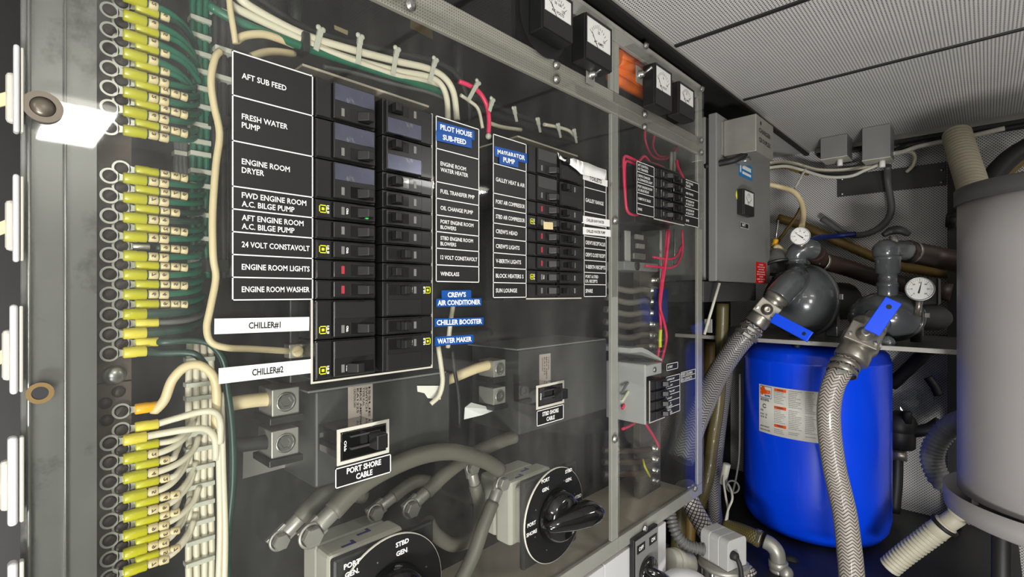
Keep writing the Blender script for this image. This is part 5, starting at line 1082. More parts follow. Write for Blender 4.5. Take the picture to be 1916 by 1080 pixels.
MB().tube([Y(1714, 572, 1.90), Y(1714, 640, 1.90)], 0.014, 14).build('pipe_stub', M['darkpipe'], t); MB().tube([Y(1714, 600, 1.88), Y(1713, 615, 1.88)], 0.019, 6).build('hex_fitting', M['valve'], t)
# ================================================================== blue tank and grey cylinder
TX, TY, TR = 0.109, 1.985, 0.220; tz0, tz1 = 0.5505, CZ-0.166
t = thing('pressure_tank', 'bright blue upright pressure tank with a paper label', 'tank', (TX, TY, tz0))
prof = [(0, 0), (TR*0.80, 0), (TR*0.90, 0.012), (TR*0.97, 0.035), (TR, 0.07)]+[(TR, 0.07+0.38*k/4) for k in range(1, 5)]
H = tz1-tz0; prof += [(TR, H-0.066), (TR*1.004, H-0.064), (TR*1.004, H-0.058), (TR*0.995, H-0.056), (TR*0.965, H-0.034), (TR*0.90, H-0.018), (TR*0.75, H-0.008), (TR*0.4, H-0.001), (0, H)]
MB().lathe((TX, TY, tz0), (0, 0, 1), prof, 72).build('shell', M['blue'], t)
q = Y(1487, 659, 1.79); MB().lathe((q.x, 1.82, tz1-0.012), (0, 0, 1), [(0.012, 0), (0.012, 0.014), (0.008, 0.02), (0, 0.021)], 14).build('air_valve_cap', M['rubber'], t)
th0, zt = cyl_hit(1421, 718, TX, TY, TR); th1, _ = cyl_hit(1546, 728, TX, TY, TR); _, zb = cyl_hit(1421, 806, TX, TY, TR)
RL = TR+0.0012; wl = (th1-th0)*RL
def onl(s, z, off=0.0): an = th0+s/RL; return V3((TX+(RL+off)*math.cos(an), TY+(RL+off)*math.sin(an), z))
LB2 = thing('tank_label', 'white paper label with orange logo wrapped on the blue tank', 'label', tuple(onl(wl/2, zb)))
def patch(m, s0, s1, z0, z1, off, n=10):
    rows = [m.add([onl(s0+(s1-s0)*i/n, z0, off), onl(s0+(s1-s0)*i/n, z1, off)]) for i in range(n+1)]
    for p, q in zip(rows, rows[1:]): m.face((p, q, q+1, p+1), True)
    return m
m = MB(); patch(m, 0, wl, zb, zt, 0.0, 24); n = 24
rows = [m.add([onl(wl*i/n, zb, -0.0010), onl(wl*i/n, zt, -0.0010)]) for i in range(n+1)]
for k in range(n): m.face((rows[k]+1, rows[k+1]+1, 2*(k+1)+1, 2*k+1)); m.face((2*k, 2*(k+1), rows[k+1], rows[k]))
m.build('paper', M['label'], LB2)
HL = zt-zb
fr = lambda s, z: (s*wl, zb+z*HL)
m = MB()
patch(m, 0.035*wl, 0.235*wl, zb+0.735*HL, zb+0.97*HL, 0.0004); m.build('logo_panel', M['white'], LB2, label='white logo panel')
m = MB(); 
for (a, b, c_, d) in ((0.03, 0.24, 0.965, 0.975), (0.03, 0.24, 0.73, 0.74), (0.03, 0.036, 0.73, 0.975), (0.234, 0.24, 0.73, 0.975)): patch(m, a*wl, b*wl, zb+c_*HL, zb+d*HL, 0.0006, 4)
m.build('logo_frame', M['bluepen'], LB2)
m = MB(); 
for k, (sc, zc, rr) in enumerate(((0.085, 0.90, 0.05), (0.07, 0.83, 0.035), (0.125, 0.86, 0.04))):
    pts = [onl(sc*wl+rr*wl*math.cos(2*math.pi*i/18)*(1+0.2*math.sin(5*i)), zb+zc*HL+rr*wl*1.0*math.sin(2*math.pi*i/18), 0.0007+0.0001*k) for i in range(18)]; nn = m.add(pts); m.face([nn+i for i in range(18)])
m.text('Flexcon', lambda p, q: onl(0.075*wl+p, zb+0.83*HL+q+p*0.0, 0.0011), 0.10*HL, width=0.15*wl, bold=0.06); m.build('logo_emblem', M['orange'], LB2, label='orange emblem and script')
MB().text('INDUSTRIES', lambda p, q: onl(0.12*wl+p, zb+0.765*HL+q, 0.0011), 0.035*HL, width=0.1*wl, bold=0.04).build('lettering', M['bluepen'], LB2)
for (a, z) in ((0.285, 0.945), (0.285, 0.585), (0.285, 0.215)): patch(MB(), a*wl, (a+0.185)*wl, zb+(z-0.035)*HL, zb+(z+0.025)*HL, 0.0004, 4).build('warning_bar', M['orange'], LB2, label='orange warning bar')
m = MB()
for (z, s) in ((0.945, 'WARNING'), (0.585, 'WARNING'), (0.215, 'WARNING')): m.text(s, lambda p, q, z=z: onl(0.378*wl+p, zb+(z-0.02)*HL+q, 0.0008), 0.035*HL, width=0.1*wl, align='C', bold=0.04)
rnd = random.Random(3)
for col, w_ in ((0.285, 0.185), (0.505, 0.18), (0.73, 0.16)):
    z = 0.885 if col < 0.4 else 0.95
    while z > 0.05:
        if not (col < 0.4 and any(abs(z-b) < 0.055 for b in (0.585, 0.215))) and rnd.random() > 0.08:
            wd = w_*rnd.uniform(0.55, 1.0); m.text(rnd.choice(['do not exceed the rated pressure', 'read all instructions before use', 'drain tank before service', 'failure to follow may cause injury']), lambda p, q, z=z: onl(col*wl+p, zb+z*HL+q, 0.0008), 0.02*HL, width=wd*wl, bold=0.0)
        z -= 0.036
for (z, s, w_) in ((0.69, 'WATER WORKER', 0.16), (0.665, 'WELL SYSTEM TANK', 0.17), (0.45, 'CERTIFIED', 0.06), (0.37, 'FX 100    1.25', 0.13), (0.31, '125 PSI   85', 0.12), (0.12, 'LIMITED WARRANTY', 0.17), (0.05, 'MADE WITH CARE', 0.18)):
    m.text(s, lambda p, q, z=z: onl(0.035*wl+p, zb+z*HL+q, 0.0008), 0.026*HL if w_ > 0.13 else 0.035*HL, width=w_*wl, bold=0.02)
for rr, nn in ((0.036, 16),):
    for i in range(nn):
        a0 = 2*math.pi*i/nn; a1_ = 2*math.pi*(i+1)/nn; f = lambda a, r: onl(0.115*wl+r*wl*math.cos(a), zb+0.56*HL+r*wl*math.sin(a), 0.0008)
        if i not in (0, 15): k = m.add([f(a0, rr), f(a1_, rr), f(a1_, rr*0.62), f(a0, rr*0.62)]); m.face((k, k+1, k+2, k+3))
m.build('print', mat('grey_print', (0.30, 0.30, 0.29), 0.6, var=0.05), LB2)
HX, HY, HR = 0.695, 1.653, 0.2015; hz0, hz1 = CZ-0.472, CZ+0.223
t = thing('water_heater', 'large light grey upright cylinder hung above the deck at the right edge', 'water heater', (HX, HY, hz0-0.06))
MB().lathe((HX, HY, hz0), (0, 0, 1), [(0, 0), (HR-0.004, 0), (HR, 0.004)]+[(HR, (hz1-hz0)*k/6) for k in range(1, 6)]+[(HR, hz1-hz0-0.0005), (0, hz1-hz0-0.0005)], 96).build('jacket', M['heater'], t)
MB().lathe((HX, HY, hz1), (0, 0, 1), [(HR, -0.012), (HR+0.006, -0.012), (HR+0.006, 0.022), (HR, 0.027), (0, 0.032)], 96).build('top_cap', M['heatercap'], t)
MB().lathe((HX, HY, hz0-0.045), (0, 0, 1), [(0, 0), (HR+0.018, 0), (HR+0.024, 0.004), (HR+0.026, 0.05), (HR+0.024, 0.05), (HR+0.021, 0.012), (0, 0.01)], 96).build('drip_pan', M['heater'], t)
for an in (95, 160, 20):
    p = V3((HX+0.13*math.cos(math.radians(an)), HY+0.13*math.sin(math.radians(an)), 0)); MB().cyl((p.x, p.y, 0.001), (p.x, p.y, hz0-0.0445), 0.018).build('leg', M['darkpipe'], t)
MB().obox((HX-(HR+0.012)*0.78, HY+(HR+0.012)*0.62-0.23, hz0+0.002), (0.006, 0, 0), (0, 0.002, 0), (0, 0, 0.012)).build('pan_tab', M['steel'], t)
# ================================================================== ceiling boxes, cables and pipes at the back bulkhead
for lab, P, ya in (('nearer cabinet side ceiling junction box with pale underside', ((1535, 300), (1585, 300)), 2.15), ('ceiling junction box with pale underside nearer the beige duct', ((1613, 302), (1666, 296)), 2.12)):
    a = Y(*P[0], ya); b = Y(P[1][0], 548, ya); t = thing('junction_box', lab, 'junction box', ((a.x+b.x)/2, ya+0.04, a.z))
    MB().box(a.x, b.x, ya, ya+0.095, a.z+0.004, CEIL-0.001).build('body', M['steelpaint'], t, 0.002)
    MB().box(a.x-0.001, b.x+0.001, ya-0.001, ya+0.096, a.z, a.z+0.0035).build('cover', M['offwhite'], t, 0.001, label='pale cover underneath')
    q = V3(((a.x+b.x)/2+0.012, ya+0.045, a.z)); MB().cyl(q+V3((0, 0, -0.022)), q+V3((0, 0, 0.001)), 0.009).build('cable_gland', M['white'], t)
q0 = dict()
GB = 'cables draped along the back of the ceiling'
ycable('grey_cable', 'pale cable draped along the back below the junction boxes, upper', [(1438, 306, 2.05), (1462, 303, 2.12), (1490, 307, 2.2), (1530, 318, 2.23), (1580, 318, 2.24), (1625, 311, 2.25), (1660, 308, 2.26)], 0.007, 'cream', 'cable', GB)
ycable('grey_cable', 'pale cable draped along the back below the junction boxes, lowest sag', [(1438, 314, 2.0), (1470, 311, 2.07), (1500, 318, 2.15), (1545, 331, 2.16), (1590, 330, 2.17), (1620, 318, 2.18), (1648, 307, 2.19)], 0.006, 'offwhite', 'cable', GB)
ycable('black_cable', 'black cable bundle below the junction boxes', [(1438, 309, 2.1), (1475, 308, 2.18), (1505, 317, 2.28), (1550, 324, 2.285), (1600, 322, 2.285), (1640, 308, 2.285)], 0.012, 'rubber', 'cable', GB)
ycable('grey_cable', 'brownish cable draped close to the cabinet', [(1438, 316, 2.02), (1466, 313, 2.1), (1490, 320, 2.16), (1512, 326, 2.2)], 0.006, 'ochre', 'cable', GB)
ycable('grey_cable', 'pale cable sloping from the junction box up to the right along the ceiling edge', [(1668, 288, 2.2), (1690, 284, 2.24), (1720, 274, 2.25), (1780, 262, 2.25), (1830, 252, 2.25), (1880, 240, 2.25)], 0.008, 'offwhite', 'cable', GB)
ycable('black_cable', 'black cable running from the junction box along the ceiling edge', [(1672, 284, 2.24), (1700, 272, 2.27), (1760, 262, 2.27), (1850, 246, 2.27), (1960, 228, 2.27)], 0.010, 'rubber', 'cable', GB)
ycable('grey_cable', 'pale cable looping down behind the right junction box', [(1690, 285, 2.26), (1705, 284, 2.28), (1712, 294, 2.3), (1708, 310, 2.31), (1696, 322, 2.32)], 0.006, 'cream', 'cable', GB)
ycable('tan_cable', 'tan cable pair bending down to the smaller pressure gauge', [(1438, 345, 1.98), (1460, 350, 2.0), (1484, 358, 2.0), (1498, 375, 2.0), (1503, 395, 1.98), (1502, 412, 1.95), (1500, 424, 1.9)], 0.009, 'creamwarm', 'cable')
ycable('grey_cable', 'thin ochre wire slanting down left of the smaller gauge', [(1500, 385, 2.05), (1490, 405, 2.05), (1472, 430, 2.05), (1456, 452, 2.05)], 0.006, 'ochre', 'cable')
ycable('grey_cable', 'thin pale wire rising to the cable bundle beside the cabinet', [(1487, 353, 2.1), (1497, 335, 2.12), (1508, 315, 2.16)], 0.004, 'offwhite', 'cable')
a = Y(1566, 368, 2.325); b = Y(1770, 322, 2.325); t = thing('blank_plate', 'dark grey blank plate screwed flat on the perforated bulkhead', 'plate', ((a.x+b.x)/2, 2.33, a.z))
MB().box(a.x, b.x, 2.332, BACK-0.0005, a.z, Y(1566, 330, 2.325).z).build('plate', M['encl'], t, 0.001)
for px, py in ((1575, 368), (1762, 318), (1575, 335), (1762, 352)):
    q = Y(px, py, 2.331); MB().lathe((q.x, 2.332, min(max(q.z, a.z+0.01), Y(1566, 330, 2.325).z-0.01)), (0, -1, 0), [(0.006, 0), (0.004, 0.002), (0, 0.0025)], 12).build('screw', M['steel'], t)
ycable('grey_conduit', 'grey conduit hose curving from the right junction box down and left', [(1661, 310, 2.24), (1661, 335, 2.28), (1665, 365, 2.29), (1668, 390, 2.29), (1660, 412, 2.29), (1640, 430, 2.29), (1610, 440, 2.29), (1580, 437, 2.29), (1557, 422, 2.29), (1538, 409, 2.29)], 0.0115, 'greyhose', 'conduit')
ycable('blue_hose', 'dark blue sleeved cable lying across to the grey conduit', [(1512, 453, 1.98), (1530, 445, 2.1), (1560, 442, 2.24), (1602, 438, 2.265)], 0.010, 'cobalt', 'hose')
ycable('ochre_pipe', 'ochre hose slanting down across the perforated bulkhead', [(1455, 408, 2.24), (1500, 422, 2.26), (1560, 448, 2.28), (1620, 475, 2.29), (1680, 497, 2.29), (1740, 508, 2.29), (1800, 516, 2.29)], 0.018, 'ochre', 'hose')
ycable('brown_hose', 'dark brown hose from the nearer pump outlet running behind the farther pump neck', [(1524, 472, 1.94), (1540, 488, 2.02), (1580, 500, 2.12), (1640, 520, 2.2), (1700, 535, 2.24), (1780, 548, 2.24)], 0.030, 'brown', 'hose')
ycable('brown_hose', 'dark brown hose from the farther pump elbow to the right', [(1692, 470, 1.95), (1715, 474, 2.02), (1745, 480, 2.08), (1790, 489, 2.1), (1850, 496, 2.1)], 0.034, 'brown', 'hose')
a = Y(1536, 489, 2.00); b = Y(1545, 492, 2.03); clamp('steel clamp on the brown hose beside the nearer pump elbow', a, (b-a).normalized(), 0.031)
a = Y(1702, 471, 1.985); b = Y(1710, 473, 2.01); clamp('steel clamp on the brown hose beside the farther pump elbow', a, (b-a).normalized(), 0.035)
# horn shaped lamp head and hanging screwdriver next to the cabinet
q = Y(1450, 468, 1.93); e = Y(1460, 512, 1.90); t = thing('work_lamp_head', 'grey cone shaped lamp head with black rim beside the red warning label', 'lamp head', tuple(e))
d = (e-q).normalized()
MB().lathe(q, d, [(0, 0), (0.016, 0.002), (0.026, 0.012), (0.045, 0.05), (0.055, 0.068), (0.052, 0.068), (0.042, 0.05), (0.02, 0.014), (0, 0.01)], 28).build('shade', M['steelpaint'], t)
MB().ring(q+d*0.069, d, 0.055, 0.006, 28, 8).build('rim', M['blackflat'], t, label='black rim')
MB().tube([q+d*0.004, q-d*0.012+V3((0.01, 0, 0.0)), Y(1474, 478, 1.95), Y(1482, 482, 1.96)], 0.010, 10).build('neck', M['creamwarm'], t)
q = Y(1456, 412, 1.95); e = Y(1452, 447, 1.95); f = Y(1449, 462, 1.95); t = thing('screwdriver', 'yellow handled screwdriver hanging point up beside the cabinet', 'screwdriver', tuple(f))
MB().cyl(q, e, 0.0035).build('shaft', M['steel'], t); MB().lathe(e, f-e, [(0, 0), (0.008, 0.001), (0.010, 0.006), (0.008, 0.012), (0.011, 0.022), (0.009, 0.034), (0, 0.036)], 14).build('handle', M['orangesl'], t)
# beige duct and black hose above the grey cylinder
ycable('corrugated_duct', 'beige corrugated duct dropping from the ceiling behind the grey cylinder', [(1790, 250, 2.19), (1797, 275, 2.15), (1806, 305, 2.1), (1817, 340, 2.05), (1826, 375, 2.0)], 0.036, 'beigeduct', 'duct', None, 24, (0.014, 0.005))
ycable('black_hose', 'thick black hose rising to the right above the grey cylinder', [(1838, 372, 2.12), (1850, 345, 2.14), (1868, 318, 2.16), (1895, 292, 2.18), (1935, 268, 2.2)], 0.028, 'rubber', 'hose')
ycable('ochre_pipe', 'ochre hose beside the thick black hose above the grey cylinder', [(1852, 375, 2.2), (1866, 345, 2.22), (1888, 318, 2.24), (1920, 292, 2.26)], 0.018, 'ochre', 'hose')
t = thing('pipe_clip', 'dark pipe fitting on the black post left of the grey cylinder', 'pipe fitting', tuple(Y(1780, 412, 2.22)))
MB().cyl(Y(1770, 412, 2.235), Y(1792, 412, 2.235), 0.026).build('body', M['darkpipe'], t); MB().cyl(Y(1776, 413, 2.20), Y(1790, 413, 2.20), 0.016).build('plug', M['rubber'], t)
# dark plumbing between tank and cylinder
t = thing('pipe_assembly', 'dark valve and pipe assembly right of the blue tank', 'pipe assembly', tuple(Y(1685, 960, 2.2)))
MB().tube([Y(1679, 845, 2.2), Y(1678, 900, 2.2), Y(1673, 958, 2.2)], 0.018, 14).build('riser', M['darkpipe'], t)
MB().cyl(Y(1683, 838, 2.2), Y(1684, 792, 2.2), 0.045).sphere(Y(1684, 795, 2.2), 0.05, 20, 12).build('valve_body', M['darkpipe'], t)
MB().tube([Y(1684, 812, 2.2), Y(1710, 808, 2.2), Y(1738, 803, 2.2), Y(1760, 790, 2.2)], 0.02, 14).build('branch', M['darkpipe'], t)
MB().cyl(Y(1666, 849, 2.2), Y(1696, 851, 2.2), 0.024).build('union_nut', M['valve'], t)
MB().cyl(Y(1697, 792, 2.17), Y(1697, 770, 2.17), 0.014).build('spindle', M['rubber'], t)
ycable('black_bar', 'short black bar leaning against the perforated bulkhead', [(1736, 706, 2.26), (1748, 722, 2.26), (1757, 740, 2.26)], 0.014, 'rubber', 'bar', None, 10)
ycable('black_pipe', 'black pipe slanting from under the shelf down behind the blue tank', [(1735, 655, 2.2), (1700, 690, 2.24), (1668, 720, 2.27)], 0.022, 'rubber', 'pipe')
ycable('corrugated_hose', 'grey corrugated hose arching behind the lower grey cylinder', [(1858, 782, 1.79), (1800, 788, 1.90), (1772, 804, 1.93), (1750, 832, 1.93), (1744, 862, 1.93), (1757, 895, 1.93), (1772, 906, 1.93)], 0.028, 'steelpaint', 'hose', None, 20, (0.011, 0.0035))
t = thing('corrugated_hose', 'pale corrugated drain hose rising to the cylinder base', 'hose', tuple(Y(1662, 1060, 1.71)))
MB().tube([Y(1664, 1062, 1.71), Y(1690, 1040, 1.71), Y(1725, 1014, 1.71), Y(1752, 994, 1.71)], 0.024, 20, 6, True, (0.0105, 0.006)).build('corrugation', M['palehose'], t)
MB().cyl(Y(1749, 996, 1.71), Y(1772, 979, 1.71), 0.026).build('coupling', M['palehose'], t); MB().cyl(Y(1764, 985, 1.71), Y(1769, 981, 1.71), 0.032).build('clamp_ring', M['rubber'], t)
MB().cyl(Y(1771, 980, 1.71), Y(1792, 966, 1.71), 0.022).cyl(Y(1792, 970, 1.71), Y(1792, 970, 1.71)+V3((0, 0, CZ-0.5166-Y(1792, 970, 1.71).z)), 0.02).build('spigot', M['palehose'], t)
# crumpled clear plastic hanging on the bulkhead
q = Y(1720, 762, 2.27); t = thing('plastic_bag', 'crumpled shiny clear plastic on the perforated bulkhead right of the tank', 'plastic bag', tuple(q))
m = MB(); n = 9; rn = random.Random(5)
g = [[m.add([Y(1685+8.5*i, 728+8*j, 2.28)+V3((rn.uniform(-1, 1)*0.006, rn.uniform(-1, 1)*0.022, rn.uniform(-1, 1)*0.006))]) for j in range(n)] for i in range(n)]
for i in range(n-1):
    for j in range(n-1): m.face((g[i][j], g[i+1][j], g[i+1][j+1], g[i][j+1]), False)
o = m.build('film', M['acr2'], t); sd = o.modifiers.new('thickness', 'SOLIDIFY'); sd.thickness = 0.0006
# ================================================================== hoses behind the end of the enclosure
ycable('yellow_hose', 'yellowed braided hose standing in the dark corner beside the enclosure', [(1352, 568, 1.73), (1351, 610, 1.73), (1349, 680, 1.73), (1343, 760, 1.71), (1334, 820, 1.68), (1322, 900, 1.62), (1300, 960, 1.6)], 0.0205, 'hoseyellow', 'hose', None, 20)
ycable('yellow_hose', 'second yellowed hose in shadow closer to the enclosure end', [(1330, 640, 1.96), (1328, 690, 1.95), (1324, 800, 1.93), (1318, 900, 1.88), (1300, 1000, 1.8)], 0.024, 'ochre', 'hose')
ycable('grey_hose', 'smooth grey hose standing between the yellowed hose and the blue tank', [(1362, 640, 1.93), (1360, 700, 1.92), (1352, 760, 1.86), (1344, 820, 1.78), (1338, 880, 1.72), (1336, 940, 1.66), (1342, 1000, 1.58)], 0.022, 'hosedark', 'hose')
ycable('grey_pipe', 'grey pipe upright just beyond the lower corner of the enclosure', [(1312, 850, 1.78), (1309, 930, 1.74), (1304, 1010, 1.70)], 0.018, 'greyhose', 'pipe')
GW = 'white wire loops beside the tank'
ycable('white_wire', 'white wire hanging in a loop beside the blue tank, left strand', [(1357, 880, 1.66), (1354, 900, 1.64), (1358, 930, 1.62), (1362, 955, 1.6), (1358, 985, 1.58)], 0.0035, 'offwhite', 'wire', GW)
ycable('white_wire', 'white wire crossing the loop beside the blue tank, right strand', [(1356, 984, 1.58), (1362, 955, 1.59), (1370, 935, 1.60), (1368, 918, 1.62), (1362, 905, 1.64)], 0.0035, 'offwhite', 'wire', GW)
ycable('white_wire', 'thin grey wire rising along the left side of the blue tank', [(1370, 925, 1.62), (1378, 890, 1.66), (1383, 850, 1.68), (1384, 780, 1.70), (1384, 700, 1.72)], 0.003, 'greyhose', 'wire', GW)
q = Y(1356, 892, 1.66); t = thing('wire_plug', 'pale cylindrical plug tied beside the blue tank', 'plug', tuple(q)); MB().cyl(Y(1352, 905, 1.66), Y(1360, 868, 1.66), 0.012).build('body', M['offwhite'], t)
q = Y(1371, 911, 1.64); t = thing('plastic_ring', 'grey ring hanging on the white wires beside the tank', 'ring', tuple(q)); MB().ring(q, CD(q), 0.018, 0.003, 24, 8).build('ring', M['greyhose'], t)
# ================================================================== below the enclosure
zP = zB-0.012
for lab, pa, pb in (('white panel board below the enclosure bearing the small rotary switch', 1132, 1246), ('white panel board below the enclosure at the bottom edge of the photo', 1000, 1130)):
    a = X(pa, 548, -0.006).y; b = X(pb, 548, -0.006).y; t = thing('white_board', lab, 'panel', (-0.01, (a+b)/2, 0.45))
    MB().box(-0.03, -0.006, a, b, 0.40, zP).build('board', M['whitepanel'], t, 0.001)
a = X(1177, 1008, -0.006); b = X(1222, 548, -0.006); zt = a.z; t = thing('small_rotary_switch', 'small black rotary switch with pointed knob below the clear enclosure', 'rotary switch', (0, (a.y+b.y)/2, zt-0.13))
W_ = b.y-a.y
MB().box(-0.0055, 0.006, a.y, b.y, zt-0.14, zt).build('backing_plate', M['blackflat'], t, 0.002); MB().box(0.006, 0.0075, a.y+0.005, b.y-0.002, zt-0.136, zt-0.004).build('face_plate', M['steelpaint'], t, 0.0006)
for k in (0.25, 0.75):
    yk = a.y+W_*k; MB().box(0.0075, 0.0082, yk-0.017, yk+0.017, zt-0.034, zt-0.016).build('legend_window', M['blackflat'], t); MB().text('OFF' if k < 0.5 else 'ON', onx(0.0084, yk, zt-0.029), 0.008, align='C', bold=0.03).build('lettering', M['white'], t)
q = V3((0.0075, a.y+W_*0.48, zt-0.085)); MB().lathe(q, (1, 0, 0), [(0, 0), (0.033, 0), (0.033, 0.008), (0.030, 0.012), (0, 0.013)], 32).build('hub', M['blackgloss'], t)
m = MB(); n = 16; rows = []; d = V3((0, 0.80, -0.6)); e = V3((0, 0.6, 0.80))
for s_, wd, x1 in ((-0.036, 0.006, 0.012), (-0.025, 0.010, 0.030), (0.0, 0.012, 0.042), (0.025, 0.012, 0.046), (0.045, 0.009, 0.046), (0.052, 0.004, 0.038)):
    rows.append(m.add([q+d*s_+e*(wd*math.cos(2*math.pi*i/n))+V3((0.008+x1/2+(x1/2)*math.sin(2*math.pi*i/n), 0, 0)) for i in range(n)]))
for p, r_ in zip(rows, rows[1:]):
    for i in range(n): j = (i+1) % n; m.face((p+i, r_+i, r_+j, p+j), True)
m.face([rows[0]+i for i in range(n)]); m.face([rows[-1]+i for i in range(n-1, -1, -1)]); m.build('lever', M['blackgloss'], t)
# motor actuator, white fittings, corrugated conduit and elbow
K = CAM+ray(1353, 1022)*1.24; t = thing('motor_actuator', 'light grey ribbed motor block on a round base below the enclosure corner', 'actuator', (K.x, K.y, K.z-0.05))
f = V3((-0.30, -0.95, 0)).normalized(); s = V3((0.95, -0.30, 0)); hw, hd, hh = 0.040, 0.034, 0.036
def rblock(c, w0, w1, dd, h, r, n=5):      # block with rounded upper edges, extruded along s
    pts = [(-dd, -h)]
    for k in range(n+1): an = math.pi-math.pi/2*k/n; pts.append((-dd+r+r*math.cos(an), h-r+r*math.sin(an)))
    for k in range(n+1): an = math.pi/2-math.pi/2*k/n; pts.append((dd-r+r*math.cos(an), h-r+r*math.sin(an)))
    pts.append((dd, -h)); return [c+s*w0+f*a+V3((0, 0, b)) for a, b in pts], s*(w1-w0)
m = MB()
for w0, w1 in ((-hw, -hw*0.36), (-hw*0.33, hw*0.33), (hw*0.36, hw)):
    p, dv = rblock(K, w0, w1, hd, hh, 0.012); m.prism(p, dv)
m.build('ribbed_case', M['motor'], t, 0.0012)
p, dv = rblock(K, -hw*0.97, hw*0.97, hd*0.97, hh*0.97, 0.011); MB().prism(p, dv).build('rib_line', M['white'], t)
MB().lathe(K-V3((0, 0, hh+0.012)), (0, 0, 1), [(0, 0), (0.058, 0), (0.060, 0.003), (0.060, 0.009), (0.055, 0.0115), (0, 0.0115)], 40).build('base_flange', M['steelbox'], t)
for an in (200, 260, 320):
    q = K-V3((0, 0, hh+0.012))+V3((0.048*math.cos(math.radians(an)), 0.048*math.sin(math.radians(an)), 0)); MB().cyl(q-V3((0, 0, 0.03)), q+V3((0, 0, 0.001)), 0.006).build('post', M['steel'], t)
MB().cyl(K-V3((0, 0, hh+0.075)), K-V3((0, 0, hh+0.0125)), 0.044).build('valve_neck', M['motor'], t)
e = K+f*hd*0.5+s*hw; MB().tube([e+s*0.002, e+s*0.016-V3((0, 0, 0.008)), e+s*0.024-V3((0, 0, 0.04)), e+s*0.022-V3((0, 0, 0.12))], 0.0055, 12).build('cord', M['rubber'], t, label='black cord'); MB().lathe(e, s, [(0.011, 0), (0.010, 0.010), (0.006, 0.014), (0, 0.015)], 14).build('cord_grip', M['rubber'], t)
t = thing('white_fitting', 'bulky white pipe fittings at the bottom edge beside the small rotary switch', 'pipe fitting', tuple(CAM+ray(1290, 1090)*1.2))
A = CAM+ray(1250, 1050)*1.24; B = CAM+ray(1290, 1056)*1.27; m = MB().cyl(A, B, 0.030).cyl(A+(B-A)*0.25, A+(B-A)*0.5, 0.034); m.build('union', M['offwhite'], t)
m = MB().tube([CAM+ray(1248, 1120)*1.15, CAM+ray(1268, 1094)*1.16, CAM+ray(1300, 1100)*1.17, CAM+ray(1318, 1130)*1.18], 0.034, 20, 6); m.build('elbow', M['whitepanel'], t)
cable('corrugated_conduit', 'grey corrugated conduit curving from the enclosure to the ribbed motor block', [CAM+ray(a, b)*c for a, b, c in ((1252, 948, 1.30), (1256, 972, 1.28), (1266, 1000, 1.26), (1286, 1021, 1.25), (1318, 1029, 1.245))], 0.0135, 'greyhose', 'conduit', None, 18, (0.0085, 0.003))
cable('diamond_hose', 'diamond braided clear hose slanting from the enclosure corner behind the motor block', [CAM+ray(a, b)*c for a, b, c in ((1281, 905, 1.42), (1292, 940, 1.42), (1308, 970, 1.42), (1325, 1000, 1.42), (1350, 1035, 1.43), (1385, 1062, 1.44), (1415, 1092, 1.45))], 0.026, 'hosediamond', 'hose', None, 24, None, 8)
cable('yellow_hose', 'yellowed braided hose upright under the enclosure corner, left one', [CAM+ray(a, b)*c for a, b, c in ((1272, 930, 1.55), (1270, 990, 1.55), (1266, 1080, 1.55))], 0.022, 'hoseyellow', 'hose', None, 18)
cable('yellow_hose', 'ochre hose upright under the enclosure corner, right one', [CAM+ray(a, b)*c for a, b, c in ((1293, 940, 1.6), (1291, 1000, 1.6), (1286, 1090, 1.6))], 0.017, 'ochre', 'hose')
t = thing('pipe_elbow', 'steel pipe elbow with clamp joining the ochre hose below the blue tank', 'pipe elbow', tuple(CAM+ray(1458, 1090)*1.45))
R_ = lambda a, b, c: CAM+ray(a, b)*c
MB().tube([R_(1431, 1013, 1.46), R_(1442, 1019, 1.45), R_(1453, 1032, 1.44), R_(1456, 1050, 1.44)], 0.021, 20, 6).build('bend', M['steelbox'], t)
MB().cyl(R_(1456, 1049, 1.44), R_(1456, 1062, 1.44), 0.026).build('collar', M['steelbox'], t); MB().cyl(R_(1456, 1061, 1.44), R_(1458, 1120, 1.45), 0.024).sphere(R_(1470, 1072, 1.42), 0.02, 16, 10).build('lower_pipe', M['steelbox'], t)
cable('ochre_pipe', 'ochre ribbed hose end clamped to the steel elbow below the tank', [R_(1357, 985, 1.56), (R_(1385, 993, 1.52)), R_(1408, 1003, 1.48), R_(1424, 1010, 1.465)], 0.022, 'hoseyellow', 'hose', None, 18)
a = R_(1418, 1007, 1.475); b = R_(1426, 1011, 1.465); clamp('steel hose clamp on the ochre hose below the tank', a, (b-a).normalized(), 0.0235)
q = R_(1478, 1057, 1.5); t = thing('rubber_bumper', 'round black rubber bumper right of the steel elbow', 'bumper', tuple(q)); MB().lathe(q, CD(q), [(0, 0.012), (0.018, 0.012), (0.026, 0.008), (0.028, 0), (0.028, -0.03), (0, -0.03)], 24).build('body', M['rubber'], t)
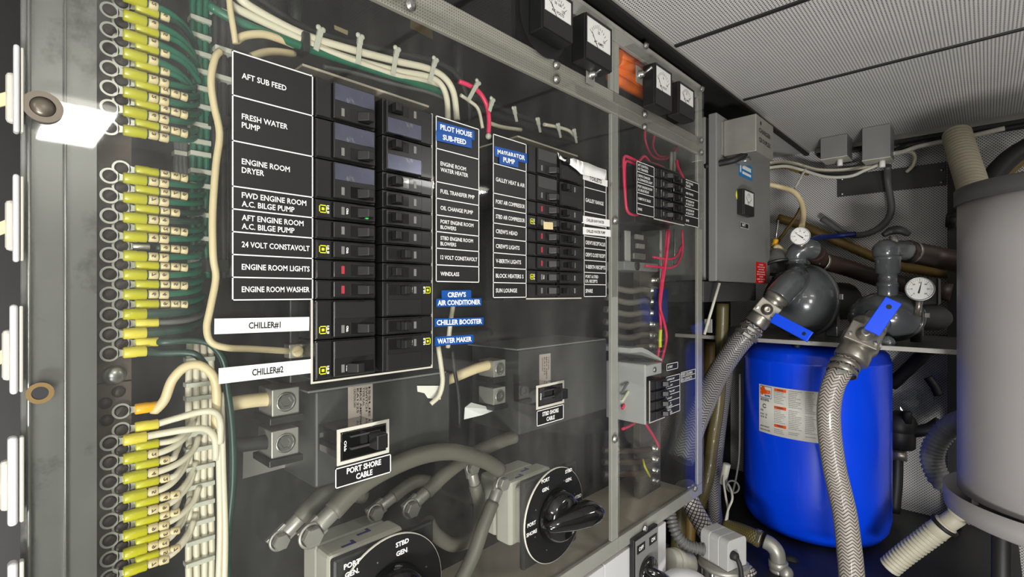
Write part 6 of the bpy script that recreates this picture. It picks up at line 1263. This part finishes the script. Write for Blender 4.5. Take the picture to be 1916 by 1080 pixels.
# ================================================================== white cover clips on the left edge
GL = 'white clips along the left edge of the clear cover'
for lab, ya, yb, x0, x1 in (('white cover clip at the left edge, topmost', 80, 246, 25, 45), ('white cover clip at the left edge, second from the top', 324, 490, 24, 45), ('white cover clip at the left edge, third from the top', 570, 740, 18, 44), ('white cover clip at the left edge, fourth from the top', 820, 989, 14, 46), ('white cover clip at the left edge, lowest and cut off', 1058, 1230, 14, 46)):
    a = X(x0, ya, 0.006); b = X(x1, 548, 0.006); zb = X(x0, yb, 0.006).z; t = thing('cover_clip', lab, 'cover clip', (0, (a.y+b.y)/2, zb), GL)
    w_ = (b.y-a.y); ym = a.y+w_*0.62
    MB().box(-0.004, 0.006, a.y, ym, zb, a.z).build('clip_bar', M['whitepanel'], t, 0.0025, 3); MB().box(-0.004, 0.004, ym+w_*0.08, b.y, zb+0.001, a.z-0.001).build('catch_strip', M['offwhite'], t, 0.0015)
    zc = (a.z+zb)/2-0.005; MB().box(-0.012, -0.0045, a.y-0.004, ym, zc-0.02, zc+0.02).build('backing', M['offwhite'], t, 0.003)
    y2 = a.y-0.022
    MB().hexa([(-0.011, y2, zc-0.018), (-0.008, y2, zc-0.018), (-0.008, a.y, zc-0.004), (-0.011, a.y, zc-0.004), (-0.011, y2, zc-0.008), (-0.008, y2, zc-0.008), (-0.008, a.y, zc+0.007), (-0.011, a.y, zc+0.007)]).build('strap', M['creamwarm'], t, 0.0005)

# ================================================================== loose scraps seen through the clear cover
def scrap(name, label, P, x, mm, cat='paper scrap', dx=0.0):
    pts = [X(a, b, x) for a, b in P]; pts = [p+V3((dx*math.sin(2.1*i), 0, 0)) for i, p in enumerate(pts)]
    m = MB(); m.prism(pts, V3((0.0006, 0, 0))); return tag(m.build(name, M[mm]), label, cat)
scrap('paper_scrap', 'torn white paper scrap on the dark box below the blue WATER MAKER tape', [(780, 722), (826, 722), (824, 748), (800, 745), (794, 736), (781, 733)], -0.0565, 'label')
scrap('paper_scrap', 'white folded sheet with curled edge below the lugs left of the farther shore breaker', [(868, 785), (867, 762), (884, 754), (930, 766), (900, 776)], -0.075, 'whitetape', 'paper scrap', 0.004)
scrap('grey_plate', 'bare grey metal plate slanting below the lower lug under CHILLER', [(454, 896), (455, 838), (475, 838), (520, 868), (565, 860), (566, 866)], -0.15, 'steelbox', 'plate')
scrap('tan_scrap', 'tan cardboard scrap high above the cable ties', [(625, 47), (651, 58), (650, 66), (626, 55)], -0.17, 'creamwarm', 'cardboard scrap')
scrap('tan_scrap', 'larger brown cardboard scrap below the perforated looking rail', [(768, 37), (808, 55), (810, 75), (767, 52)], -0.17, 'ochre', 'cardboard scrap')
for lab, P in (('upright grey conduit on the backboard above the cable ties', [(553, -10, -0.19), (553, 60, -0.19)]), ('upright grey conduit on the backboard left of the pink red cable', [(857, 80, -0.19), (857, 150, -0.19)])):
    cable('grey_conduit', lab, P, 0.010, 'encl', 'conduit')

# ================================================================== unseen workbench and tool box, added for the clear cover to mirror
t = thing('workbench', 'white topped workbench beyond the cylinder, added unseen for the clear cover to mirror', 'workbench', (1.45, 1.9, 0))
MB().box(1.15, 1.78, 1.55, 2.28, 0.97, 1.0).build('bench_top', M['whitepanel'], t, 0.004)
for x, y in ((1.19, 1.59), (1.74, 1.59), (1.19, 2.24), (1.74, 2.24)): MB().box(x-0.02, x+0.02, y-0.02, y+0.02, 0.001, 0.9695).build('leg', M['steelpaint'], t, 0.002)
MB().box(1.17, 1.76, 1.57, 2.26, 0.35, 0.37).build('lower_shelf', M['steelpaint'], t, 0.003)
t = thing('tool_box', 'grey tool box with pale lid added on the unseen workbench', 'tool box', (1.42, 1.86, 1.0005))
MB().box(1.24, 1.60, 1.70, 2.02, 1.0005, 1.10).build('case', M['encl'], t, 0.006); MB().box(1.23, 1.61, 1.69, 2.03, 1.1005, 1.125).build('lid', M['motor'], t, 0.006)
MB().tube([(1.36, 1.86, 1.125), (1.37, 1.86, 1.155), (1.47, 1.86, 1.155), (1.48, 1.86, 1.125)], 0.006, 10, 3).build('handle', M['rubber'], t)
